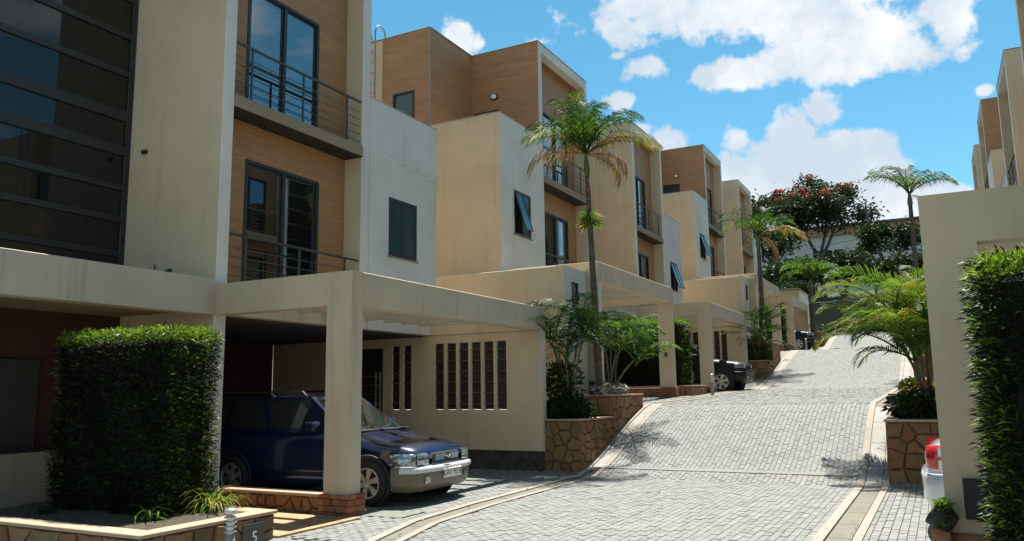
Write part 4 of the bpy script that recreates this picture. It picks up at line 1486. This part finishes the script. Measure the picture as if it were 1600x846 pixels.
def grass_clump(cx, cy, cz, n, L, mats, label, seed, name='spider_plant'):
    rg = random.Random(seed)
    t = thing(name, label, 'plant', (cx, cy, cz), 'strappy leaved plants')
    b = MB()
    for _ in range(n):
        th = rg.uniform(0, 6.28)
        e = rg.uniform(.5, 1.3)
        l = L*rg.uniform(.6, 1.15)
        p = Vector((cx+rg.uniform(-.09, .09), cy+rg.uniform(-.09, .09), cz))
        w_ = .011
        prev = None
        mi = rg.randrange(len(mats))
        a = e
        hd = Vector((math.cos(th), math.sin(th), 0)); sd = Vector((-math.sin(th), math.cos(th), 0))
        rows = []
        for k in range(6):
            ww = w_*(1-(k/5)**2*.9)
            rows.append((tuple(p-sd*ww), tuple(p+sd*ww)))
            p = p+(hd*math.cos(a)+Vector((0, 0, math.sin(a))))*(l/5)
            a -= .42
        b.grid(rows, mi)
    b.build('leaves', mats, t)
grass_clump(-7.28, 6.58, .38, 130, .55, ['palml', 'palmy'], 'variegated grassy plant at the right foot of the near left hedge', 1)
grass_clump(-7.35, 5.78, .38, 34, .34, ['leafm', 'palml'], 'small strappy plant in front of the near left hedge', 2)
grass_clump(-8.9, 5.7, .38, 22, .3, ['leafd'], 'sparse strappy plant in the shade left of the near hedge', 3)
grass_clump(.32, 5.3, .40, 90, .6, ['palml', 'leafm'], 'grassy plant at the foot of the right hedge', 4)

# trees at the far end
def broadleaf(base, h, spread, label, seed, leaf, flower=None, nleaf=5200, lsize=.35, name='tree', group='trees beyond the end wall', flat=.7):
    rg = random.Random(seed)
    base = Vector(base)
    t = thing(name, label, 'tree', base, group)
    b = MB()
    tips = []
    def grow(p, d, L, r, lev):
        q = p+d*L
        mid = p.lerp(q, .5)+Vector((rg.uniform(-1, 1), rg.uniform(-1, 1), 0))*L*.06
        b.tube([p, mid, q], [r, r*.85, r*.68], 7 if lev < 2 else 4, cap=False)
        if lev >= 4:
            tips.append(q); return
        if lev >= 2: tips.append(q)
        for k in range(rg.choice((2, 3, 3)) if lev else 4):
            th = rg.uniform(0, 6.283)
            sp_ = .55+.15*lev
            nd = (d+Vector((math.cos(th), math.sin(th), rg.uniform(-.25, .35)))*sp_).normalized()
            grow(q, nd, L*rg.uniform(.62, .82), r*.62, lev+1)
    grow(base, Vector((rg.uniform(-.08, .08), rg.uniform(-.08, .08), 1)).normalized(), h*.34, h*.026, 0)
    top = max(p.z for p in tips)
    ext = max(math.hypot(p.x-base.x, p.y-base.y) for p in tips)
    sz, sx = h/(top-base.z), spread/ext
    fit = lambda p: Vector((base.x+(p[0]-base.x)*sx, base.y+(p[1]-base.y)*sx, base.z+(p[2]-base.z)*sz))
    b.v = [tuple(fit(p)) for p in b.v]
    tips = [fit(p) for p in tips]
    b.build('trunk', 'bark', t, smooth_=True)
    lf = MB()
    per = max(8, nleaf//len(tips))
    cr = spread*.20
    for q in tips:
        for _ in range(per):
            v = Vector((rg.gauss(0, .5), rg.gauss(0, .5), rg.gauss(0, .38)))*cr
            d = Vector((rg.uniform(-1, 1), rg.uniform(-1, 1), rg.uniform(-.5, .6)))
            blades(lf, q+v, d, lsize*rg.uniform(.6, 1.3), lsize*.5, rg)
    lf.build('crown', leaf, t)
    if flower:
        fl = MB()
        hi = sorted(tips, key=lambda p: -p.z)[:int(len(tips)*.55)]
        for q in rg.sample(hi, min(len(hi), 34)):
            q = q+Vector((0, 0, cr*.45))
            for _ in range(26):
                d = Vector((rg.uniform(-1, 1), rg.uniform(-1, 1), rg.uniform(-.2, 1)))
                blades(fl, q+d*rg.uniform(.05, .34), d, lsize*.9, lsize*.5, rg)
        fl.build('flowers', flower, t)
    return t
broadleaf((-9.3, 84, 9.8), 12.6, 5.3, 'wide tree with red blossoms beyond the end wall', 3, 'leaft', 'petalr', 11000, .42, 'flowering_tree')
broadleaf((-15.5, 80, 9.0), 10.5, 5.0, 'dark tree left of the red blossoming tree', 8, 'leafd', None, 4500, .42)
broadleaf((-11.5, 66, 6.2), 5.2, 3.6, 'dense dark bushy tree above the end wall', 9, 'leafd', None, 4200, .34)
broadleaf((-6.0, 66, 6.2), 5.6, 3.4, 'dense green bushy tree behind the middle of the gate', 10, 'leafd', None, 4200, .34)
broadleaf((-1.6, 67, 6.4), 5.0, 3.2, 'dense dark tree behind the right end of the gate', 12, 'leafd', None, 3800, .34)
broadleaf((2.0, 70, 7.0), 5.2, 3.6, 'leafy tree behind the right row at the lane end', 14, 'leafm', None, 3200, .36)
broadleaf((-9.2, 59.5, 5.2), 3.9, 2.2, 'small dark tree beside the farthest left house', 15, 'leafd', None, 3000, .26)
broadleaf((-2.8, 78, 9.2), 6.6, 3.2, 'rounded dark tree before the white far building', 18, 'leafd', None, 3600, .36)
broadleaf((-12.5, 76, 8.6), 7.2, 3.4, 'dark tree under the red blossoming tree', 19, 'leafd', None, 3600, .36)
broadleaf((-16, 62, 5.6), 6.0, 4.0, 'dark tree half hidden behind the farthest left house', 16, 'leafd', None, 3000, .36)

# ------------------------------------------------------------------ far end: wall, gate, building, wires
ew = thing('boundary_wall', 'dark green wall closing the end of the lane', 'wall', (-4, 58.2, 5))
MB().box(-14, -5.2, 58.2, 58.45, 4.6, 7.4).build('wall_panel', 'gate', ew)
MB().box(-.6, 8, 58.2, 58.45, 4.6, 7.4).build('wall_panel', 'gate', ew)
for x in (-5.1, -.7):
    MB().box(x-.22, x+.22, 58.1, 58.55, 4.6, 7.6).build('gate_pillar', 'bark', ew)
gt = thing('end_gate', 'plain dark green metal gate across the lane end', 'gate', (-2.9, 58.2, 5))
for k in range(2):
    x0 = -4.86+k*1.97
    lf = MB().box(x0, x0+1.95, 58.24, 58.3, 5.05, 7.35).build('gate_leaf', 'gate', gt)
    for i in range(5):
        MB().box(x0+.06+i*.45, x0+.1+i*.45, 58.2, 58.239, 5.1, 7.3, .004).build('gate_bar', 'gate', lf)
tag(MB().box(-5.6, -.7, 56.2, 56.55, 4.9, 5.13, .03).build('speed_ramp', 'white'), 'white painted bar across the lane end before the gate', 'ramp')
fbd = thing('far_building', 'long white building with brown fascia on the rise behind the trees', 'building', (-4, 96, 11))
holes = [(-11.6+k*1.15, -10.7+k*1.15, 15.6, 17.0) for k in range(3)]+[(-4.2+k*1.3, -3.1+k*1.3, 16.2, 17.5) for k in range(3)]+[(-18+k*1.4, -17+k*1.4, 15.6, 17) for k in range(2)]+[(2+k*1.4, 3.1+k*1.4, 16, 17.3) for k in range(3)]
holed(96, 96.3, (-24, 16), (10.5, 18.6), holes, 'y').build('wall', 'farwall', fbd)
for a, c, d, e in holes:
    wf = MB()
    for (p_, q_, r_, s_) in ((a, a+.07, d, e), (c-.07, c, d, e), (a+.07, c-.07, e-.07, e), (a+.07, c-.07, d, d+.07)):
        wf.box(p_, q_, 96.02, 96.12, r_, s_, 0)
    wfo = wf.build('window', 'frame', fbd)
    MB().box(a+.07, c-.07, 96.06, 96.08, d+.07, e-.07, 0).build('pane', 'glass', wfo)
MB().box(-24.2, 16.2, 95.6, 96.4, 18.6, 19.5, .03).build('fascia', 'farfascia', fbd)
MB().box(-24.4, 16.4, 95.3, 104, 19.5, 19.75, .03).build('roof', 'cable', fbd)
MB().box(-24, 16, 97.5, 97.7, 10.5, 18.5, 0).build('room_wall', 'floor', fbd)
b = MB(); b.face([(-24, 93.2, 14.0), (16, 93.2, 14.0), (16, 95.99, 15.1), (-24, 95.99, 15.1)]); b.box(-24, 16, 93.2, 93.4, 13.7, 14.0, 0)
b.build('lean_to_roof', 'farroof', fbd)
MB().box(-24, 16, 93.5, 95.9, 10, 13.7, 0).build('lean_to_wall', 'farwall', fbd)
pole = thing('utility_pole', 'thin dark pole rising before the white far building', 'pole', (-4.4, 80, 9.3), 'poles at the lane end')
MB().tube([(-4.4, 80, 9), (-4.75, 80, 18.6)], [.12, .08], 8).build('mast', 'cable', pole)
pole2 = thing('utility_pole', 'overhead line pole hidden behind the farthest left house', 'pole', (-22, 72, 8), 'poles at the lane end')
MB().tube([(-22, 72, 7), (-22, 72, 16)], [.14, .1], 8).build('mast', 'bark', pole2)
for i, h in enumerate((14.4, 13.7, 13.2)):
    pts = [Vector((-22, 72, h)).lerp(Vector((-4.55, 80, h+1.0)), k/10)+Vector((0, 0, -.9*math.sin(math.pi*k/10))) for k in range(11)]
    tag(MB().tube(pts, .028, 5).build('power_line', 'cable'), 'overhead wire sagging across the far trees, %s of three' % ('highest', 'middle', 'lowest')[i], 'wire', 'overhead wires')

hs_ = sheet(-200, 200, 59.2, 140, -.02, [60+2*i for i in range(40)]).build('hillside', 'scrub', loc=(0, 0, 0))
struct(hs_)
# ------------------------------------------------------------------ bollard lights, pot, box
def bollard(x, y, h, label, white=False):
    z = gz(y)
    t = thing('bollard_light', label, 'bollard', (x, y, z), 'bollard lights')
    MB().lathe([(.05, -.05), (.05, h-.22), (.0, h-.22)], (x, y, z), 'z', 14).build('post', 'copper', t, smooth_=True)
    MB().lathe([(.033, h-.22), (.033, h-.04)], (x, y, z), 'z', 12).build('lamp_core', 'lampglass', t, smooth_=True)
    for k in range(4):
        q = h-.20+k*.045
        MB().lathe([(.034, q+.012), (.062, q), (.062, q+.008), (.036, q+.02)], (x, y, z), 'z', 16).build('louvre_ring', 'rim', t, smooth_=True)
    MB().lathe([(.062, h-.02), (.064, h+.0), (.055, h+.022), (0, h+.03)], (x, y, z), 'z', 16).build('cap', 'white' if white else 'rim', t, smooth_=True)
bollard(-6.30, 5.92, .42, 'ringed bollard light in front of the number 5 planter')
bollard(-6.05, 24.3, .62, 'thin bollard light beside the middle left hedge planter')
bollard(-6.05, 44.6, .62, 'thin bollard light beside the far left carport')
for x, y, n in ((-7.6, 56.4, 'left'), (-6.5, 56.4, 'middle'), (-5.75, 56.3, 'right')):
    bollard(x, y, .75, 'white topped bollard at the lane end, %s of three' % n, True)
pt = thing('plant_pot', 'dark round pot with trailing leaves at the foot of the right post', 'pot', (-.12, 7.95, .36))
pb = MB().lathe([(.0, -.09), (.075, -.085), (.11, .0), (.115, .09), (.105, .09), (.10, .05), (0, .04)], (0, 0, 0), 'z', 24)
Mr = Matrix.Rotation(R(55), 3, Vector((.3, 1, 0)))
pb.v = [tuple(Mr.transposed() @ Vector(p)+Vector((-.06, 7.74, .56))) for p in pb.v]
pb.build('pot', 'black', pt, smooth_=True)
MB().box(-.16, -.02, 7.72, 7.98, .1, .52, .01).build('pot_stand', 'terracotta', pt)
lb = MB(); rg = random.Random(3)
for _ in range(90):
    d = Vector((rg.uniform(-.8, .6), rg.uniform(-1, .3), rg.uniform(.0, 1.3)))
    blades(lb, Vector((-.06+rg.uniform(-.04, .04), 7.68, .58+rg.uniform(-.1, .12))), d, rg.uniform(.06, .12), .04, rg)
lb.build('leaves', 'palml', pt)
ha = houses['a'][0]
MB().box(.10, .32, 7.80, 7.85, .55, .88, .004).build('meter_panel', 'black', ha)
for hk, px in (('B', -6.95), ('D', -6.95)):
    Xh, Yh, Zh = houses[hk][1:]
    MB().box(px-.05, px+.04, Yh(.235)-.02, Yh(.235)-.0, Zh(1.25), Zh(1.38), .004).build('number_plate', 'slate', houses[hk][0])
Yh = houses['B'][2]
for i in range(8):
    MB().box(.5, 2.4, 8.0+i*.16, 8.03+i*.16, 2.9, 2.95, .003)

# ------------------------------------------------------------------ cars
def tow(M4, b):
    b.v = [tuple(M4 @ Vector(p)) for p in b.v]
    return b

def car(label, x, y, z, heading, P, name='parked_car'):
    """front (or the end that faces the lane) at local x=0, car body towards -x"""
    t = thing(name, label, 'car', (x, y, z), 'parked cars')
    M4 = Matrix.Translation((x, y, z)) @ Matrix.Rotation(heading, 4, 'Z')
    L, W, H = P['L'], P['W']/2, P['H']
    hood, belt, zb = P['hood'], P['belt'], P['zb']
    paintm = P['paint']
    def sub(o, lv=2):
        m = o.modifiers.new('subsurf', 'SUBSURF'); m.levels = lv; m.render_levels = lv
        return o
    cw = P['cowl']
    st = [(.06, .70, zb+.10, hood-.20), (.10, .80, zb+.04, hood-.10), (.28, .93, zb, hood-.035), (.65, .985, zb, hood+.0), (cw-.15, 1.0, zb, belt-.03), (cw+.2, 1.0, zb, belt),
          (L*.5, 1.0, zb, belt), (L-.9, .995, zb, belt), (L-.3, .96, zb, belt-.02), (L-.08, .88, zb+.05, belt-.10), (L-.03, .76, zb+.12, belt-.22)]
    rows = []
    for s, k, b0, tp in st:
        w_ = W*k
        zc = P.get('crown', .05)
        half = [(0, b0), (.7*w_, b0), (.96*w_, b0+.06), (w_, b0+.25*(tp-b0)), (w_, b0+.62*(tp-b0)), (.975*w_, b0+.86*(tp-b0)), (.90*w_, tp-.005), (.80*w_, tp+zc*.35), (.45*w_, tp+zc*.85), (0, tp+zc)]
        ring = [(-s, q, h) for q, h in half]+[(-s, -q, h) for q, h in half[-2:0:-1]]
        rows.append(ring+[ring[0]])
    b = MB().grid(rows)
    n = len(rows[0])
    b2 = MB()
    b2.v = b.v; b2.f = b.f; b2.m = b.m
    # close ring seam by welding through shared indices
    b2.f = [tuple((i//n)*n+((i % n) % (n-1)) for i in f) for f in b2.f]
    b2.f.append(tuple(range(0, n-1))); b2.m.append(0)
    b2.f.append(tuple((len(rows)-1)*n+k for k in range(n-2, -1, -1))); b2.m.append(0)
    body = sub(tow(M4, b2).build('body', paintm, t, smooth_=True))
    # cabin
    rf, rb, rz = P['roof_f'], P['roof_b'], H
    tb = P['tail_base']
    wb, wr = W*.93, W*.70
    cab = [(-cw, wb, belt-.03), (-tb, wb*.97, belt-.03)]
    ring0 = [(-cw+.02, -wb*.93, belt+.0), (-cw+.02, wb*.93, belt+.0), (-tb, wb*.9, belt-.02), (-tb, -wb*.9, belt-.02)]
    top = [(-rf, -wr, rz-.03), (-rf, wr, rz-.03), (-rb, wr*.97, rz-.04), (-rb, -wr*.97, rz-.04)]
    cb = MB()
    def lerp(a, c, f): return tuple(a[i]+(c[i]-a[i])*f for i in range(3))
    cb.v = ring0+top
    for q in ((0, 1, 5, 4), (1, 2, 6, 5), (2, 3, 7, 6), (3, 0, 4, 7)):
        cb.f.append(q); cb.m.append(0)
    # roof grid with a little crown
    rows = []
    for i in range(7):
        f = i/6
        rows.append([(-(rf+(rb-rf)*f), wr*(1-.03*f)*g, rz-.03+.045*(1-(g)**2)*math.sin(math.pi*(.15+.7*f))+(-.0)) for g in (-1, -.6, 0, .6, 1)])
    cabo = tow(M4, cb).build('cabin', paintm, t)
    tow(M4, MB().grid(rows)).build('roof', paintm, t, smooth_=True)
    # glass panels set proud of the cabin
    def panel(q, fr, nm, mat='carglass', out=.006):
        a, b_, c, d = [Vector(cb0[k]) for k in q]
        nrm = (b_-a).cross(d-a).normalized()
        cen = (a+b_+c+d)/4
        if nrm.dot(cen-Vector((-(rf+rb)/2, 0, belt))) < 0: nrm = -nrm
        def pt(u, v): return (a.lerp(b_, u)).lerp(d.lerp(c, u), v)+nrm*out
        m = MB()
        m.grid([[tuple(pt(fr[0]+(fr[1]-fr[0])*i/6, fr[2]+(fr[3]-fr[2])*j/4)+Vector((0, 0, 0))) for i in range(7)] for j in range(5)])
        return tow(M4, m).build(nm, mat, t, smooth_=True)
    cb0 = ring0+top
    panel((0, 1, 5, 4), (.055, .945, .05, .93), 'windshield' if not P.get('rear') else 'rear_window')
    for q in ((1, 2, 6, 5), (3, 0, 4, 7)):
        s_ = q[0] == 1
        for (f0, f1) in ((.12, .44), (.47, .74), (.77, .93)):
            ff = (f0, f1, .12, .90) if s_ else (1-f1, 1-f0, .12, .90)
            panel(q, ff, 'side_window')
    panel((2, 3, 7, 6), (.08, .92, .2, .9), 'rear_window' if not P.get('rear') else 'windshield')
    # plan curve of the front end
    def plan(u):
        """u -1..1 across the nose"""
        a = abs(u); s = 1 if u >= 0 else -1
        if a < .68:
            q = a/.68
            return Vector((-.02-.05*q*q, s*W*.80*q, 0)), None
        q = (a-.68)/.32
        th = q*math.pi/2
        cx, cy = -.07-.46, W*.80
        return Vector((cx+.46*math.cos(th), s*(cy+W*.215*math.sin(th)), 0)), None
    def patch(u0, u1, prof, nm, mat, parent=t, n=14, sm=True):
        m = MB()
        rows = []
        for (h, off) in prof:
            row = []
            for i in range(n+1):
                u = u0+(u1-u0)*i/n
                p, _ = plan(u)
                d = (plan(u+.01)[0]-plan(u-.01)[0]).normalized()
                nn = Vector((d.y, -d.x, 0))
                row.append(tuple(p+nn*off+Vector((0, 0, h))))
            rows.append(row)
        m.grid(rows)
        return tow(M4, m).build(nm, mat, parent, smooth_=sm)
    bz = P['bump']
    if P.get('two_tone'):
        bo = patch(-.92, .92, [(bz[0]-.05, -.06), (bz[0], .0), (bz[0]+.05, .035), (bz[1]-.11, .05), (bz[1]-.085, .05)], 'bumper', 'tan')
        patch(-.86, .86, [(bz[1]-.085, .05), (bz[1]-.075, .062), (bz[1]-.02, .06), (bz[1], .03), (bz[1]+.004, -.06)], 'bumper_strip', 'bright', bo)
        patch(-.92, -.86, [(bz[1]-.085, .05), (bz[1]-.02, .05), (bz[1], .03), (bz[1]+.004, -.06)], 'bumper_end', 'tan', bo)
        patch(.86, .92, [(bz[1]-.085, .05), (bz[1]-.02, .05), (bz[1], .03), (bz[1]+.004, -.06)], 'bumper_end', 'tan', bo)
    else:
        bo = patch(-.92, .92, [(bz[0]-.05, -.06), (bz[0], .0), (bz[0]+.06, .035), (bz[1]-.05, .045), (bz[1], .03), (bz[1]+.005, -.06)], 'bumper', paintm)
    hl = P['lamp']
    for s in (-1, 1):
        a, c = hl[0]*s, hl[1]*s
        lo_ = patch(a, c, [(hl[2]-.012, .0), (hl[2], .022), ((hl[2]+hl[3])/2, .026), (hl[3], .010), (hl[3]+.012, -.02)], 'tail_light' if P.get('rear') else 'headlight', 'red' if P.get('rear') else ('smoke' if P.get('dark') else 'lamp'))
        md = hl[0]+(hl[1]-hl[0])*.52
        patch(s*(md-.012), s*(md+.012), [(hl[2], .0275), (hl[3]-.005, .021)], 'lamp_divider', 'black' if not P.get('rear') else 'silverpaint', lo_, 3)
        if not P.get('rear'):
            patch(s*.45, s*.56, [(bz[0]+.06, .055), (bz[0]+.15, .062)], 'fog_light', 'smoke' if P.get('dark') else 'lamp', bo, 4)
    if not P.get('rear'):
        gr = P['grille']
        go = patch(-gr[0], gr[0], [(gr[1], .0), (gr[1]+.01, .018), (gr[2]-.01, .012), (gr[2], -.01)], 'grille', 'black')
        patch(-gr[0]-.03, gr[0]+.03, [(gr[1]-.03, .0), (gr[1]-.02, .03), (gr[1], .03), (gr[1]+.004, .015)], 'grille_trim', paintm, go)
        k = 0
        for side_ in (-1, 1):
            for i in range(8):
                u = side_*(.10+i*(gr[0]-.13)/8)
                m = MB()
                p0, p1 = plan(u)[0], plan(u+.05)[0]
                a = p0+Vector((.022, 0, gr[1]+.03)); c = p1+Vector((.018, 0, gr[2]-.03))
                m.tube([a, c], .005, 5)
                tow(M4, m).build('grille_bar', 'frame' if P.get('dark') else 'chrome', go)
        em = MB()
        for s in (-1, 1):
            em.tube([(.03, 0, (gr[1]+gr[2])/2-.01), (.028, s*.05, (gr[1]+gr[2])/2+.016), (.022, s*.10, (gr[1]+gr[2])/2+.01)], [.012, .010, .003], 6)
        em.tube([(.03, 0, (gr[1]+gr[2])/2+.03), (.03, 0, (gr[1]+gr[2])/2-.03)], [.006, .01], 6)
        tow(M4, em).build('emblem', 'chrome', go)
    # number plate
    if P.get('plate'):
        po_ = tow(M4, MB().box(.03, .046, P['ply']-.245, P['ply']+.245, bz[0]+.10, bz[0]+.225, .004)).build('number_plate', 'plate', t)
        T = Matrix.Translation(Vector((0, 0, 0))-Vector((x, y, z))) @ M4 @ Matrix.Translation((.0475, P['ply'], bz[0]+.1625)) @ TXM
        text_mesh(P['plate'], .125, 'lettering', 'black', po_, T, .001)
    # wheels
    for s_, yy in ((P['fw'], 1), (P['fw'], -1), (P['rw'], 1), (P['rw'], -1)):
        wr_ = P['wheel']
        c = (-s_, yy*(W-.085), wr_)
        ar = MB().lathe([(0, yy*.075), (wr_+.055, yy*.075), (wr_+.075, yy*.085), (wr_+.08, yy*.092), (wr_+.055, yy*.096)], c, 'y', 28)
        aro = tow(M4, ar).build('wheel_arch', 'black', t, smooth_=True)
        ty = MB().lathe([(wr_*.62, -yy*.10), (wr_*.9, -yy*.105), (wr_, -yy*.07), (wr_, yy*.07), (wr_*.97, yy*.10), (wr_*.88, yy*.112), (wr_*.68, yy*.108), (wr_*.66, yy*.09)], c, 'y', 32)
        wh = tow(M4, ty).build('wheel', 'tyre', t, smooth_=True)
        rm = MB().lathe([(wr_*.68, yy*.108), (wr_*.64, yy*.112), (wr_*.60, yy*.10), (wr_*.60, yy*.06)], c, 'y', 32)
        rm.lathe([(wr_*.16, yy*.085), (wr_*.15, yy*.112), (wr_*.08, yy*.118), (0, yy*.118)], c, 'y', 16)
        for k in range(6):
            th = 2*math.pi*k/6+.3
            d = Vector((math.cos(th), 0, math.sin(th))); e = Vector((-math.sin(th), 0, math.cos(th)))
            o = Vector(c)+Vector((0, yy*.104, 0))
            i0 = [o+d*wr_*.13-e*wr_*.085, o+d*wr_*.13+e*wr_*.085, o+d*wr_*.62+e*wr_*.14, o+d*wr_*.62-e*wr_*.14]
            i1 = [p-Vector((0, yy*.02, 0)) for p in i0]
            rm.face(i0)
            for q in range(4):
                rm.face([i0[q], i0[(q+1) % 4], i1[(q+1) % 4], i1[q]])
        tow(M4, rm).build('rim', 'rim', wh)
        tow(M4, MB().lathe([(0, yy*.05), (wr_*.62, yy*.05)], c, 'y', 24)).build('brake_disc', 'black', wh)
    # mirrors, wipers, roof rails
    for s in (-1, 1):
        m = MB().box(-cw-.50, -cw-.30, s*(W+.0), s*(W+.17), belt+.03, belt+.17, .03)
        tow(M4, m).build('wing_mirror', paintm, t)
        if P.get('rails'):
            tow(M4, MB().tube([(-rf-.12, s*wr*.92, rz-.02), (-rf-.2, s*wr*.92, rz+.05), (-rb+.15, s*wr*.92, rz+.05), (-rb+.05, s*wr*.92, rz-.02)], .016, 6)).build('roof_rail', 'chrome', t)
    if not P.get('rear'):
        for s in (-.45, .12):
            tow(M4, MB().tube([(-cw+.06, s*W, belt+.035), (-cw-.03, (s+.5)*W, belt+.075)], .009, 5)).build('wiper', 'black', t)
        tow(M4, MB().box(-cw+.16, -cw-.02, -wb*.9, wb*.9, belt-.01, belt+.028, .008)).build('cowl', 'black', t)
    return t

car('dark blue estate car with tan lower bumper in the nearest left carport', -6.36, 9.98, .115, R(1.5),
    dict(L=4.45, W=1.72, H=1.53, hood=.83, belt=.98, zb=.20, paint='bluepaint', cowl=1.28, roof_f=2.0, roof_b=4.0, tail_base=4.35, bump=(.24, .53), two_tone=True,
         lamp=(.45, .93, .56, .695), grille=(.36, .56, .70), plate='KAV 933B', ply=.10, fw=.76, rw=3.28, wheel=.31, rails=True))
SUV = dict(L=4.76, W=1.89, H=1.86, hood=1.10, belt=1.22, zb=.34, paint='blackpaint', cowl=1.35, roof_f=2.1, roof_b=4.4, tail_base=4.66, bump=(.42, .74),
           lamp=(.60, .93, .88, 1.01), grille=(.40, .80, 1.0), dark=True, fw=.86, rw=3.65, wheel=.385, rails=True)
car('black SUV nosing out of the third left carport', -6.02, 29.9, 1.50, 0, SUV)
car('black car with nose out of the farthest left carport', -6.0, 48.4, 3.66, 0, dict(SUV))
car('silver saloon seen from behind in the nearest right carport', -.24, 10.15, .115, math.pi,
    dict(L=4.4, W=1.72, H=1.45, hood=.98, belt=1.0, zb=.26, paint='silverpaint', cowl=.75, roof_f=1.55, roof_b=2.7, tail_base=3.45, bump=(.30, .64),
         lamp=(.66, .99, .70, .92), rear=True, fw=.95, rw=3.55, wheel=.31))

# fallen leaves and bits along the kerbs
lt = MB()
rg = random.Random(77)
for _ in range(420):
    y_ = rg.uniform(7.2, 30)
    x_ = rg.choice((lk(y_)+.25+abs(rg.gauss(0, .25)), -1.3-abs(rg.gauss(0, .2)), lk(y_)-.1+rg.gauss(0, .12), -.95+rg.gauss(0, .12), rg.uniform(-5.3, -1.4)))
    th = rg.uniform(0, 6.28)
    L_ = rg.uniform(.02, .06)
    d = Vector((math.cos(th), math.sin(th), rg.uniform(.0, .25)))*L_
    sd = Vector((-math.sin(th), math.cos(th), 0))*L_*.28
    p = Vector((x_, y_, gz(y_)+.028))
    lt.face([p, p+d*.5+sd, p+d, p+d*.5-sd], rg.randrange(2))
o = lt.build('leaf_litter', ['palmb', 'leafd'], None, loc=(0, 0, 0))
o['kind'] = 'stuff'
tag(o, 'scattered fallen leaves along the kerbs of the paved lane', 'leaf litter')
